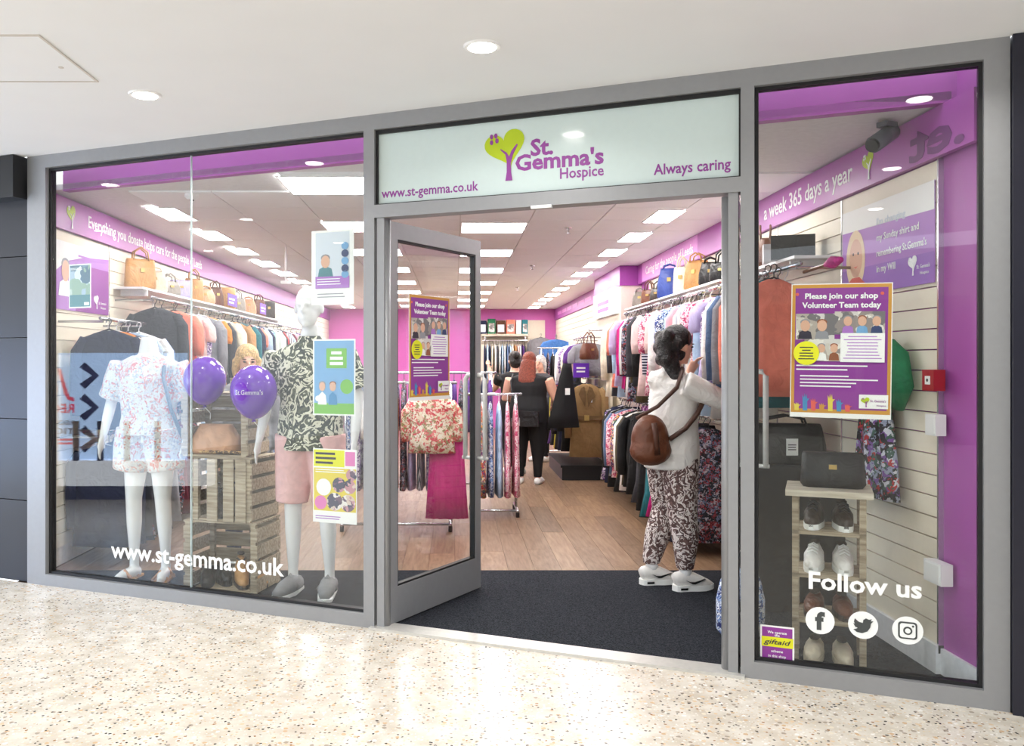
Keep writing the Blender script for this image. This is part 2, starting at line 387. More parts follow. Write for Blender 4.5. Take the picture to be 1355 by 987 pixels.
# pier on the wall
pier = struct(MB().box((2.06, 10.8, 0), (XR + .02, 12.75, ZC)).build('wall_pier', SLAT))
MB().box((2.045, 10.785, 2.44), (XR + .02, 12.75, ZC - .002)).build('fascia', FASC, pier)
# fascias with lettering
def heart_logo(p, x, z, h, y, mg=VGRN, mp=VPUR):
    """heart-shaped tree crown on a forked trunk; h = overall height, x,z = foot of the trunk"""
    def hp(u, v): return (x + u * h, z + v * h)
    pts = []
    for i in range(40):
        t = 2 * math.pi * i / 40
        u = 16 * math.sin(t) ** 3; v = 13 * math.cos(t) - 5 * math.cos(2 * t) - 2 * math.cos(3 * t) - math.cos(4 * t)
        u, v = u / 34, v / 32
        a = R(14); u, v = u * math.cos(a) + v * math.sin(a) * -1, u * math.sin(a) + v * math.cos(a)
        pts.append(hp(u * .80 - .07, v * .72 + .60))
    poly(p, 'heart_crown', pts[::-1], y, mg, .002)
    tr = [(-.07, 0), (.06, 0), (.035, .15), (.03, .30), (.07, .45), (.16, .62), (.14, .635), (.04, .52), (.0, .42), (-.05, .50), (-.16, .57), (-.165, .555), (-.07, .46), (-.045, .34), (-.045, .15)]
    poly(p, 'tree_trunk', [hp(*q) for q in tr], y - .002, mp, .002)
    for u, v in ((-.33, .70), (-.23, .72), (-.33, .80), (-.25, .81)):
        disc(p, 'leaf', x + u * h, z + v * h, .032 * h, y - .002, mp, .002, 10, .045 * h)
def fascia(name, M, L): 
    o = struct(MB().box((0, 0, 2.452), (L, .03, ZC - .001)).build(name, FASC, None, M)); return o
fl_l = fascia('trim_1', T(XL + .03, 6.0, 0, R(90)), YB - 6.0)
text(fl_l, 'Everything you donate helps care for the people of Leeds', 6.74 - 6.0, 2.53, -.001, VIN, height=.095, bold=.012)
heart_logo(fl_l, .45, 2.475, .19, -.001, VGRN, VIN)
fl_r = fascia('trim_2', T(XR - .03, 10.78, 0, R(-90)), 10.78 - 3.80)
text(fl_r, 'a week 365 days a year', 10.78 - 4.96, 2.525, -.001, VIN, height=.11, align='r', bold=.012)
heart_logo(fl_r, 10.78 - 4.76, 2.485, .17, -.001, VGRN, VIN)
rect(fl_r, 'caption_panel', .25, 2.46, 2.65, 2.68, -.001, mat('lilac_panel', (222, 150, 216), .5), .001)
text(fl_r, 'Caring for the people of Leeds', .45, 2.53, -.003, VIN, height=.095, width=2.05, bold=.012)
fl_r2 = fascia('trim_3', T(XR - .03, YB - .01, 0, R(-90)), YB - 12.77)
[rect(fl_r2, 'text_line', .6 + i_ * .8, 2.53, 1.3 + i_ * .8, 2.60, -.001, mat('lilac_panel', (222, 150, 216), .5), .001) for i_ in range(6)]
# purple end wall of the shop by the window, near side
struct(MB().box((XL - .02, 6.0, 0), (XL + .001, 6.15, ZC)).build('wall_return', PURP))

# ------------------------------------------------------------------ shopfront frame
wf = struct(obj('wall_front', None, None, MF))
def member(name, s0, s1, z0, z1, n0=0.0, n1=.09, m=ALU): return MB().box((s0, n0, z0), (s1, n1, z1)).build(name, m, wf)
sA, sB = fs(60), fs(481)
sC, sD = fs(495), fs(980)
sE, sF = fs(998), fs(1302)
zh = ZT - .085                       # underside of head rail
member('post', 0, sA, 0, ZT); member('post', sF, SE, 0, ZT)
member('mullion', sB, sC, 0, ZT); member('mullion', sD, sE, 0, ZT)
member('head_rail', sA, sB, zh, ZT); member('head_rail', sC, sD, zh, ZT); member('head_rail', sE, sF, zh, ZT)
member('sill_rail', sA, sB, 0, .075); member('sill_rail', sE, sF, 0, .078)
zs0 = fz(497, 271); zd = fz(497, 288)
member('transom', sC, sD, zd, zs0, .0, .10)
jw = .045
member('door_jamb', sC + .012, sC + .012 + jw, 0, zd, .01, .1); member('door_jamb', sD - .012 - jw, sD - .012, 0, zd, .01, .1)
member('closer_plate', (sC + sD) / 2 - .06, (sC + sD) / 2 + .05, zd - .012, zd + .004, -.004, .02, WHITE)
struct(MB().box((sC - .02, -.03, 0), (sD + .02, .10, .014)).build('trim_threshold', mat('threshold_metal', (206, 204, 198), .35, .4), None, MF))
def window(name, s0, s1, z0, z1, splits):
    w = struct(obj(name, None, None, MF)); g = .016
    for (a0, b0, a1, b1) in ((s0, z0, s0 + g, z1), (s1 - g, z0, s1, z1), (s0 + g, z0, s1 - g, z0 + g), (s0 + g, z1 - g, s1 - g, z1)):
        MB().box((a0, .03, b0), (a1, .075, b1)).build('gasket', GASK, w)
    xs = [s0 + g] + splits + [s1 - g]
    for i in range(len(xs) - 1):
        MB().box((xs[i] + (.002 if i else 0), .048, z0 + g), (xs[i + 1] - .002, .056, z1 - g)).build('pane', GLASS, w)
    for x in splits: MB().box((x - .003, .046, z0 + g), (x + .003, .058, z1 - g)).build('glass_joint', mat('silicone', (190, 205, 205), .3), w)
    return w
w1 = window('window_1', sA, sB, .075, zh, [fs(253, .05)])
w3 = window('window_2', sE, sF, .078, zh, [])
GN = .0475
# vinyl lettering on the panes
def ftext(win, s, px0, px1, py0, capx, m, bold=.02, n=GN, mirror=False, **kw):
    a0, a1 = fs(px0, n), fs(px1, n); z = fz(px0, py0, n); hh = capx * fac_pt(px0, n)[1] / FPX
    return text(win, s, a0, z, n, m, height=hh, width=a1 - a0, bold=bold, **kw)
ftext(w1, 'www.st-gemma.co.uk', 147, 376, 737, 22, VIN)
ftext(w3, 'Follow us', 1070, 1220, 778, 23, VIN, bold=.025)
DARKV = mat('icon_dark', (70, 74, 74), .5)
for i, (px, py) in enumerate(((1085, 821), (1142, 827), (1201, 834))):
    s_, z_ = fs(px, GN), fz(px, py, GN); r = .062
    disc(w3, 'icon_disc', s_, z_, r, GN, VIN)
    yy = GN - .002
    if i == 0: text(w3, 'f', s_, z_ - .038, yy, DARKV, height=.078, align='c', bold=.05, name='social_icon')
    elif i == 1:
        bird = [(-.040, -.022), (-.026, -.033), (-.004, -.036), (.018, -.026), (.030, -.006), (.032, .010), (.042, .022), (.031, .021), (.036, .031), (.025, .027), (.012, .032), (.001, .024), (-.001, .010), (-.018, .014), (-.034, .028), (-.038, .012), (-.033, .004), (-.040, .005), (-.033, -.009), (-.022, -.014), (-.028, -.019)]
        poly(w3, 'social_icon', [(s_ + u, z_ + v) for u, v in bird], yy, DARKV)
    else:
        def rr(x, z, a, c, n=5):
            out = []
            for qx, qz, st in ((a - c, a - c, 0), (-(a - c), a - c, 90), (-(a - c), -(a - c), 180), (a - c, -(a - c), 270)):
                for kk in range(n): t = R(st + 90 * kk / (n - 1)); out.append((x + qx + c * math.cos(t), z + qz + c * math.sin(t)))
            return out
        for a_, c_, m_, d_ in ((.038, .013, DARKV, 0), (.031, .010, VIN, .002)): poly(w3, 'social_icon', rr(s_, z_, a_, c_), yy - d_, m_)
        disc(w3, 'social_icon', s_, z_, .018, yy - .004, DARKV); disc(w3, 'social_icon', s_, z_, .011, yy - .006, VIN); disc(w3, 'social_icon', s_ + .021, z_ + .021, .0045, yy - .004, DARKV)

# ------------------------------------------------------------------ sign above the doors
zsT = zh
sg = thing('shop_sign', 'pale blue-white shop sign with heart tree logo above the open doorway', 'sign', MF)
MB().box((sC + .004, .035, zs0), (sD - .004, .06, zsT)).build('sign_panel', SIGNB, sg)
for (a0, b0, a1, b1) in ((sC, zsT - .022, sD, zsT - .001), (sC, zs0 + .0005, sD, zs0 + .008), (sC + .0005, zs0 + .009, sC + .012, zsT - .023), (sD - .010, zs0 + .009, sD - .0005, zsT - .023)):
    MB().box((a0, .02, b0), (a1, .034, b1)).build('gasket', GASK, sg)
NS = .0345
ftext(sg, 'www.st-gemma.co.uk', 505, 633, 262, 12.5, VPUR, n=NS, bold=.014)
ftext(sg, 'Always caring', 865, 967, 231.5, 14.5, VPUR, n=NS, bold=.016)
ftext(sg, 'St.', 702, 732, 206, 22, VPUR, n=NS, bold=.03)
ftext(sg, "Gemma's", 682, 799, 226, 21, VPUR, n=NS, bold=.03)
ftext(sg, 'Hospice', 741, 799, 236.5, 14.5, VPUR, n=NS, bold=.016)
heart_logo(sg, fs(674, NS), fz(674, 239, NS), 75 * fac_pt(674, NS)[1] / FPX, NS)

# ------------------------------------------------------------------ doors
def door_leaf(name, hinge, ang, L, handle_x, hz0, hz1, sgn):
    """leaf along local +x from the hinge; local z up; leaf centred on y=0"""
    d = struct(obj(name, None, None, T(hinge[0], hinge[1], 0, ang)))
    st, th = .085, .022; z0, z1 = .012, zd - .012; br = .20; tr = .095
    MB().box((0, -th, z0), (st, th, z1)).build('stile', ALU, d); MB().box((L - st * .75, -th, z0), (L, th, z1)).build('stile', ALU, d)
    MB().box((st, -th, z0), (L - st * .75, th, z0 + br)).build('bottom_rail', ALU, d); MB().box((st, -th, z1 - tr), (L - st * .75, th, z1)).build('top_rail', ALU, d)
    MB().tube([(0, 0, z0), (0, 0, z1)], .03, 12).build('hinge_tube', ALU, d, None, True)
    x0, x1, a0, a1 = st, L - st * .75, z0 + br, z1 - tr; g = .012
    for (p0, p1, q0_, q1_) in ((x0, a0, x0 + g, a1), (x1 - g, a0, x1, a1), (x0 + g, a0, x1 - g, a0 + g), (x0 + g, a1 - g, x1 - g, a1)):
        MB().box((p0, -.016, p1), (q0_, .016, q1_)).build('gasket', GASK, d)
    MB().box((x0 + g, -.004, a0 + g), (x1 - g, .004, a1 - g)).build('pane', GLASS, d)
    for s in (-1, 1):
        hx = handle_x; off = .075
        pts = [(hx, s * th, hz1 - .03), (hx, s * (off - .02), hz1 - .03), (hx, s * off, hz1 - .055), (hx, s * off, hz0 + .03)]
        h = MB().tube(pts, .016, 10).tube([(hx, s * th, hz0 + .04), (hx, s * (off + .02), hz0 + .04)], .012, 8).build('handle', mat('handle_white', (226, 226, 224), .35), d, None, True)
    return d
hx0, hy0 = fac_pt(510, .05)
fe = (.1505, 5.70); angL = math.atan2(fe[1] - hy0, fe[0] - hx0); LL = math.hypot(fe[0] - hx0, fe[1] - hy0)
d1 = door_leaf('door_1', (hx0, hy0), angL, LL, LL - .035, .82, 1.43, 1)
hx1, hy1 = fac_pt(963, .06)
d2 = door_leaf('door_2', (hx1, hy1), math.radians(90 - 26.5), .86, .82, .86, 1.46, -1)

# neighbours of the shopfront
nb = struct(obj('wall_neighbour', None, None, MF))
for i in range(5): MB().box((-1.6, .02, i * .55 + .003), (-.016, .2, i * .55 + .547)).build('panel', NAVYC, nb)
MB().box((-1.6, -.10, 2.58), (-.015, .02, ZT - .004)).build('lintel', BLKP, nb)
nb2 = struct(obj('wall_column', None, None, MF))
MB().box((SE + .004, -.03, 0), (SE + 1.6, .3, ZT - .002)).build('cladding', mat('navy_cladding', (28, 28, 42), .3), nb2)

# ================================================================== LAMPS AND CEILING FITTINGS
LAMP = mat('lamp_glow', (255, 250, 242), .5, emit=14.0)
def downlight(x, y, label):
    t = thing('downlight', label, 'downlight', T(x, y, ZT), 'downlights in the mall ceiling')
    MB().tube([(0, 0, 0), (0, 0, -.008)], [.083, .078], 28).build('trim_ring', WHITE, t)
    MB().tube([(0, 0, -.0085), (0, 0, -.010)], [.062, .06], 28).build('lamp_glass', LAMP, t)
    la = bpy.data.lights.new('downlight_lamp', 'AREA'); la.shape = 'DISK'; la.size = .12; la.energy = DOWN_WATT; la.color = (1, .98, .95); la.spread = R(150)
    o = bpy.data.objects.new('downlight_lamp', la); col.objects.link(o); o.parent = t; o.location = (0, 0, -.014)
dl = Vector((.119, 3.795)); st_ = Vector((1.716, -.684)); nn = Vector((-SF, -CF))
lab = {(0, 0): 'round white downlight in the mall ceiling above the shop sign', (0, -1): 'round white downlight in the mall ceiling beside the access panel'}
for r_ in range(3):
    for c_ in range(-3, 2):
        p = dl + st_ * c_ + nn * (1.75 * r_)
        downlight(p.x, p.y, lab.get((r_, c_), 'round white downlight further along the mall ceiling, out of direct view'))
ap = thing('access_panel', 'square flush access panel in the mall ceiling beside a downlight', 'access panel', T(-2.36, 3.66, ZT))
MB().box((.012, .012, -.003), (.598, .598, 0)).build('panel', CEILM, ap)
fm = mat('access_frame', (206, 200, 192), .6)
for a0, b0, a1, b1 in ((0, 0, .61, .01), (0, .6, .61, .61), (0, .01, .01, .6), (.6, .01, .61, .6)): MB().box((a0, b0, -.006), (a1, b1, 0)).build('panel_frame', fm, ap)
disc_m = MB().tube([(0, 0, 0), (0, 0, -.003)], .012, 10)
o = disc_m.build('key_lock', fm, ap); o.location = (.52, .40, -.003)

PANELM = mat('panel_glow', (255, 252, 250), .5, emit=PANEL_EMIT)
def panel(x, y, w, l, label, grp):
    t = thing('ceiling_light_panel', label, 'ceiling light', T(x, y, ZC), grp)
    f = .012
    MB().box((0, 0, -.008), (w, f, -.0005)).box((0, l - f, -.008), (w, l, -.0005)).box((0, f, -.008), (f, l - f, -.0005)).box((w - f, f, -.008), (w, l - f, -.0005)).build('frame', WHITE, t)
    MB().box((f, f, -.006), (w - f, l - f, -.002)).build('diffuser', PANELM, t)
for i in range(8): panel(.05, 5.68 + i * 1.79, .58, .56, f'square ceiling light panel over the centre aisle, {ordw(i + 1)} from the doorway', 'square ceiling light panels')  # first panel added out of sight behind the sign to brighten the window display
for i in range(8): panel(-1.16, 5.62 + i * 1.78, .58, .58, f'square ceiling light panel above the tall mannequin row, {ordw(i + 1)} from the window', 'square ceiling light panels')
for i in range(12): panel(1.60, 5.69 + i * 1.17, .24, .6, f'narrow ceiling light panel along the tan-bag wall, {ordw(i + 1)} from the shopfront', 'narrow ceiling light panels')  # foremost panel is an unseen extra, added to light the dark shopfront end
for i in range(11): panel(-2.42, 6.76 + i * 1.17, .25, .6, f'narrow ceiling light panel along the wall behind the mannequins, {ordw(i + 1)} from the window', 'narrow ceiling light panels')
# sprinklers
for i, (px, py) in enumerate(((752, 307), (704, 357), (685, 386))):
    Y = FPX * (ZC - HC) / (CY - py + 6); x = (px - CX) * Y / FPX
    t = thing('sprinkler', f'small ceiling sprinkler above the centre aisle, {ordw(i + 1)} from the doorway', 'sprinkler', T(x, Y, ZC), 'ceiling sprinklers')
    MB().tube([(0, 0, -.0005), (0, 0, -.012)], [.035, .03], 12).build('rose', CHROME, t); MB().tube([(0, 0, -.012), (0, 0, -.05)], .009, 6).build('stem', CHROME, t); MB().tube([(0, 0, -.05), (0, 0, -.054)], .02, 8).build('deflector', CHROME, t)
p = atY(254, 263, FPX * (ZC - HC) / (CY - 257)); t = thing('smoke_detector', 'small round smoke detector on shop ceiling above the mannequins', 'smoke detector', T(p.x, p.y, ZC))
MB().tube([(0, 0, -.0005), (0, 0, -.02), (0, 0, -.04)], [.05, .05, .03], 16).build('body', WHITE, t); MB().tube([(0, 0, -.04), (0, 0, -.046)], .015, 10).build('sensor', BLKP, t)
# hanging conduit in the left window
p = atY(378, 310, 9.0)
t = thing('ceiling_rod', 'thin white rod hanging from the shop ceiling near the tall mannequin', 'rod', T(p.x, 9.0, 0))
MB().tube([(0, 0, ZC), (0, 0, ZC - .36)], .010, 6).build('rod', WHITE, t); MB().box((-.05, -.02, ZC - .39), (.05, .02, ZC - .36)).build('end_plate', WHITE, t)
# security camera
p = onX(1172, 183, 2.16)
t = thing('security_camera', 'grey dome-arm security camera under the shop ceiling by the purple fascia', 'camera', T(p.x, p.y, p.z, R(25)))
GREYP = mat('grey_plastic', (84, 88, 98), .4)
MB().box((-.03, -.03, .055), (.05, .03, ZC - p.z - .001)).build('bracket', GREYP, t)
MB().tube([(-.10, -.01, -.045), (.06, .01, .045)], .042, 12).build('housing', GREYP, t, None, True); MB().tube([(-.115, -.012, -.053), (-.10, -.01, -.045)], .034, 12).build('lens', BLKP, t)
# boxes on the purple wall
def wallbox(name, label, cat, px, py, w, h, d, m, extra=None, X=XR - .002):
    q = onX(px, py, X); t = thing(name, label, cat, T(X, q.y, q.z, R(-90)))
    MB().box((-w / 2, -d, -h / 2), (w / 2, 0, h / 2)).build('case', m, t)
    if extra: extra(t, w, h, d)
    return t
def callx(t, w, h, d):
    rect(t, 'white_insert', -w * .22, -h * .2, w * .22, h * .2, -d - .0005, VIN, .002); disc(t, 'press_dot', 0, 0, .008, -d - .003, mat('black_print', (30, 30, 30)), .001, 12)
wallbox('fire_call_point', 'red fire alarm call point on the edge of the slatted wall', 'call point', 1243, 503, .10, .10, .055, mat('alarm_red', (168, 24, 34), .35), callx)
def swx(t, w, h, d): rect(t, 'cover_plate', -w * .4, -h * .4, w * .4, h * .4, -d - .0005, WHITE, .003)
wallbox('switch_box', 'white square switch box below the red call point', 'switch box', 1245, 562, .09, .10, .05, WHITE, swx)
wallbox('socket_box', 'white double socket box low on the purple wall edge', 'socket box', 1249, 757, .15, .10, .055, WHITE, swx)
# glass reflection of a sign, painted as mirrored letters on the purple wall
dk = mat('painted_reflection_purple', (112, 44, 116), .5, var=0)
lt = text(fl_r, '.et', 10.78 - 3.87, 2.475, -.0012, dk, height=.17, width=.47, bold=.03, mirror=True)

# ================================================================== POSTERS
def lines(p, x, z, w, n, y, m, h, gap, rag=.2, align='l'):
    r_ = random.Random(int(w * 1e4) + n)
    for i in range(n):
        lw_ = w * (1 - rag * r_.random()); x0 = x if align == 'l' else x - lw_ / 2
        rect(p, 'text_line', x0, z - i * gap, x0 + lw_, z - i * gap + h, y, m, .0004)
PV = {k: mat('print_' + k, c, .55, var=.0) for k, c in dict(purple=(142, 56, 150), lilac=(176, 120, 200), white=(244, 244, 242), yellow=(226, 226, 30), orange=(206, 150, 60), blue=(70, 140, 190),
     coral=(226, 96, 84), green=(120, 186, 70), sky=(120, 170, 214), pink=(226, 130, 190), dark=(50, 44, 60), skin=(222, 176, 150), grey=(150, 150, 156), navy=(52, 66, 110), pale=(214, 222, 232), brown=(150, 90, 60), teal=(90, 140, 150), gold=(226, 206, 80)).items()}
PHOTO = pattern('photo_print', [(206, 200, 190), (180, 170, 160), (232, 228, 220), (150, 140, 136), (214, 210, 206), (120, 116, 118)], 'spots', 22, .5, .05)
PHOTO2 = pattern('photo_print_blue', [(170, 190, 206), (120, 150, 170), (214, 226, 232), (90, 120, 140), (190, 204, 196), (150, 176, 160)], 'spots', 14, .5, .05)
def heads(p, x0, z0, x1, z1, y, n, tops=('navy', 'grey', 'blue')):
    w = x1 - x0; h = z1 - z0
    for i in range(n):
        cx = x0 + w * (i + .5) / n; r = min(w / n * .30, h * .2)
        poly(p, 'photo_figure', [(cx - w / n * .42, z0), (cx + w / n * .42, z0), (cx + w / n * .34, z0 + h * .30), (cx, z0 + h * .42), (cx - w / n * .34, z0 + h * .30)], y, PV[tops[i % len(tops)]], .0006)
        disc(p, 'photo_face', cx, z0 + h * .58, r, y - .0006, PV['skin'], .0006, 14, r * 1.25)
        disc(p, 'photo_hair', cx, z0 + h * .58 + r * .8, r * 1.05, y - .0004, PV['brown' if i % 2 else 'grey'], .0004, 12, r * .7)
def volunteer_poster(M, w, label):
    h = w * 1.414; t = thing('volunteer_poster', label, 'poster', M, 'volunteer posters')
    rect(t, 'sheet', 0, -.018, w, h, 0, PV['white'], .0015)
    rect(t, 'border_print', .004, .004, w - .004, h - .004, -.0016, PV['orange'], .0005)
    rect(t, 'panel_print', .018, .022, w - .018, h - .020, -.0022, PV['purple'], .0005)
    y = -.0030
    text(t, 'Please join our shop', w * .5, h * .885, y, VIN, height=h * .043, width=w * .72, align='c', bold=.03)
    text(t, 'Volunteer Team today', w * .5, h * .815, y, VIN, height=h * .043, width=w * .78, align='c', bold=.03)
    for u in (.06, .90): disc(t, 'star_print', w * u, h * .92, w * .018, y, PV['coral'], .0005, 10)
    rect(t, 'photo', w * .05, h * .57, w * .44, h * .77, y, PHOTO, .0005); heads(t, w * .06, h * .575, w * .40, h * .75, y - .0007, 2, ('dark', 'grey'))
    rect(t, 'photo', w * .44, h * .61, w * .93, h * .785, y - .001, PHOTO, .0005); heads(t, w * .50, h * .615, w * .92, h * .78, y - .0017, 3, ('lilac', 'sky', 'navy'))
    rect(t, 'photo', w * .14, h * .405, w * .52, h * .575, y - .003, PHOTO, .0005); heads(t, w * .25, h * .41, w * .50, h * .57, y - .0037, 2, ('white', 'brown'))
    rect(t, 'text_box', w * .50, h * .40, w * .93, h * .62, y - .005, PV['white'], .0005)
    lines(t, w * .715, h * .59, w * .38, 8, y - .0056, PV['lilac'], h * .007, h * .0235, .3, 'c')
    disc(t, 'badge', w * .16, h * .465, w * .13, y - .0065, PV['yellow'], .0005)
    lines(t, w * .16, h * .505, w * .16, 5, y - .0072, PV['dark'], h * .008, h * .022, .5, 'c')
    lines(t, w * .06, h * .365, w * .82, 2, y, VIN, h * .010, h * .03, .5)
    lines(t, w * .10, h * .285, w * .80, 4, y, VIN, h * .010, h * .026, .4)
    for i, c in enumerate(('gold', 'blue', 'coral', 'orange', 'gold', 'blue', 'coral')):
        cx = w * (.07 + .085 * i); hh = h * (.06 + .035 * ((i * 5) % 3)); b0 = h * .022
        pts = [(cx - w * .022, b0), (cx + w * .022, b0), (cx + w * .022, b0 + hh * .55), (cx + w * .045, b0 + hh * .72), (cx + w * .020, b0 + hh * .7), (cx + w * .014, b0 + hh), (cx + w * .004, b0 + hh * .74), (cx - w * .006, b0 + hh * 1.04), (cx - w * .012, b0 + hh * .74), (cx - w * .028, b0 + hh * .95), (cx - w * .026, b0 + hh * .6)]
        poly(t, 'hand_print', pts, y - .0002 * i, PV[c], .0005)
    rect(t, 'logo_box', w * .69, h * .05, w * .97, h * .155, y - .002, PV['white'], .0005)
    heart_logo(t, w * .76, h * .062, h * .08, y - .0026)
    text(t, "St. Gemma's", w * .80, h * .10, y - .0026, VPUR, height=h * .018, width=w * .15, bold=.01); text(t, 'Hospice', w * .86, h * .068, y - .0026, VPUR, height=h * .014, width=w * .09)
    return t
PN = .060
def fplace(px, py, n, tilt=0): return MF @ Matrix.Translation((fs(px, n), n, fz(px, py, n))) @ Matrix.Rotation(R(tilt), 4, 'Y')
pwid = fs(1178, PN) - fs(1044, PN)
volunteer_poster(MF @ Matrix.Translation((fs(1045, PN), .0645, fz(1045, 546, PN))) @ Matrix.Rotation(R(0.8), 4, 'Y'), pwid * 1.0, 'purple volunteer recruitment poster with orange border on the window beside the shoe rack')
MD = Matrix.Translation((hx0, hy0, 0)) @ Matrix.Rotation(angL, 4, 'Z')
volunteer_poster(MD @ Matrix.Translation((.215, -.0055, 1.275)), .43, 'purple volunteer recruitment poster stuck on the glass of the open door leaf')
# gift aid sticker
gx, gz = fs(1006, GN), fz(1006, 872, GN); gw = fs(1051, GN) - gx; gh = .165
t = thing('gift_aid_sticker', 'small purple and lime square sticker low on the window corner', 'sticker', MF @ Matrix.Translation((gx, GN - .0002, gz)))
rect(t, 'sheet', 0, 0, gw, gh, 0, PV['white'], .001); rect(t, 'panel_print', .008, .008, gw - .008, gh - .008, -.0012, PV['purple'], .0004); rect(t, 'band_print', .006, gh * .40, gw - .004, gh * .68, -.0018, PV['yellow'], .0004)
for s, z, m_ in (('We operate', .78, VIN), ('the', .70, VIN), ('scheme', .25, VIN), ('in this shop', .11, VIN)): text(t, s, gw / 2, gh * z, -.0024, m_, height=gh * .075, align='c', bold=.015)
text(t, 'giftaid', gw / 2, gh * .48, -.0028, PV['dark'], height=gh * .14, width=gw * .8, align='c', slant=.3, bold=.01)
# posters in the big window
def sheet(name, label, px0, px1, pyt, pyb, n=PN):
    x0, x1 = fs(px0, n), fs(px1, n); z0, z1 = fz(px0, pyb, n), fz(px0, pyt, n)
    return thing(name, label, 'poster', MF @ Matrix.Translation((x0, n + .0035, z0))), x1 - x0, z1 - z0
t, w, h = sheet('hearing_poster', 'white poster with blue photo and purple band hung highest in the window', 412, 468, 306, 404)
rect(t, 'sheet', 0, 0, w, h, 0, PV['white'], .0015); rect(t, 'photo', w * .10, h * .30, w * .90, h * .97, -.0016, PV['pale'], .0004); heads(t, w * .12, h * .38, w * .55, h * .72, -.0022, 1, ('teal',))
rect(t, 'band_print', w * .10, h * .22, w * .90, h * .38, -.004, PV['lilac'], .0004)
for v_ in (.78, .68, .58, .48, .40): disc(t, 'emblem_print', w * .80, h * v_, w * .085, -.0046, PV['navy' if v_ in (.68, .48) else 'sky'], .0004, 14, h * .05)
lines(t, w * .14, h * .34, w * .6, 3, -.0046, VIN, h * .012, h * .035)
lines(t, w * .14, h * .14, w * .65, 2, -.002, PV['grey'], h * .012, h * .04)
t, w, h = sheet('green_poster', 'green and sky-blue outdoor event poster beside the tall mannequin', 414, 470, 449, 549)
rect(t, 'sheet', 0, 0, w, h, 0, PV['white'], .0015); rect(t, 'sky_print', w * .03, h * .02, w * .97, h * .98, -.0016, PV['sky'], .0004); rect(t, 'grass_print', w * .03, h * .02, w * .97, h * .16, -.0022, PV['green'], .0004)
rect(t, 'headline_box', w * .32, h * .62, w * .80, h * .88, -.0022, PV['green'], .0004); disc(t, 'tree_print', w * .80, h * .38, w * .15, -.0022, PV['green'], .0004)
lines(t, w * .56, h * .80, w * .38, 3, -.0028, VIN, h * .04, h * .07, .4, 'c')
heads(t, w * .10, h * .14, w * .60, h * .55, -.0030, 2, ('white', 'blue')); disc(t, 'flower_print', w * .12, h * .22, w * .06, -.0034, PV['white'], .0004)
t, w, h = sheet('wish_list_poster', 'yellow headed poster of round product photos low in the window', 414, 472, 593, 690)
rect(t, 'sheet', 0, 0, w, h, 0, PV['white'], .0015); rect(t, 'yellow_print', w * .02, h * .16, w * .98, h * .74, -.0016, PV['gold'], .0004); rect(t, 'headline_band', w * .02, h * .76, w * .72, h * .985, -.0016, PV['yellow'], .0004)
rect(t, 'pink_box', w * .74, h * .78, w * .96, h * .97, -.0016, PV['pink'], .0004)
lines(t, w * .06, h * .92, w * .6, 3, -.0022, PV['dark'], h * .03, h * .062, .35)
lines(t, w * .06, h * .71, w * .75, 2, -.0024, PV['white'], h * .012, h * .03)
for u, v, r, c in ((.25, .48, .17, 'white'), (.60, .52, .15, 'grey'), (.84, .50, .14, 'dark'), (.18, .27, .14, 'pink'), (.50, .29, .18, 'pale'), (.80, .28, .17, 'coral'), (.88, .66, .12, 'lilac')):
    disc(t, 'product_photo', w * u, h * v, w * r, -.0026, PV[c] if c in ('white', 'pink') else pattern('prod_' + c, [(236, 230, 226), (120, 100, 120), (200, 150, 160), (90, 90, 110), (220, 200, 190)], 'spots', 30), .0005, 18)
lines(t, w * .06, h * .08, w * .6, 2, -.0022, PV['lilac'], h * .012, h * .03)
t, w, h = sheet('small_window_poster', 'small teal photo poster in front of the purple wall board', 91, 120, 350, 408)
rect(t, 'sheet', 0, 0, w, h, 0, PV['white'], .0015); rect(t, 'photo', w * .04, h * .03, w * .96, h * .97, -.0016, PHOTO2, .0004); rect(t, 'band_print', w * .04, h * .03, w * .96, h * .30, -.0022, PV['teal'], .0004); rect(t, 'logo_box', w * .70, h * .06, w * .92, h * .13, -.0028, PV['white'], .0004)
lines(t, w * .1, h * .90, w * .6, 2, -.0024, VIN, h * .012, h * .03)
# purple board on the mannequin wall
t = thing('legacy_board', 'purple and white display board on the wall behind the bare-necked mannequin', 'display board', T(XL + .006, 6.20, 1.87, R(90)))
rect(t, 'board', 0, 0, .98, .50, 0, PV['lilac'], .004); rect(t, 'purple_print', .36, 0, .98, .36, -.0045, PV['purple'], .0005); poly(t, 'swoosh_print', [(0, .50), (.98, .50), (.98, .46), (.5, .42), (.2, .36), (0, .26)], -.0052, PV['white'], .0005)
heads(t, .05, .10, .32, .42, -.006, 1, ('white',)); heart_logo(t, .74, .04, .12, -.0056, VIN, VIN)
text(t, "St. Gemma's", .78, .08, -.0056, VIN, height=.022, width=.15); text(t, 'Hospice', .82, .045, -.0056, VIN, height=.018, width=.1)
lines(t, .40, .415, .5, 2, -.0062, PV['lilac'], .016, .035)
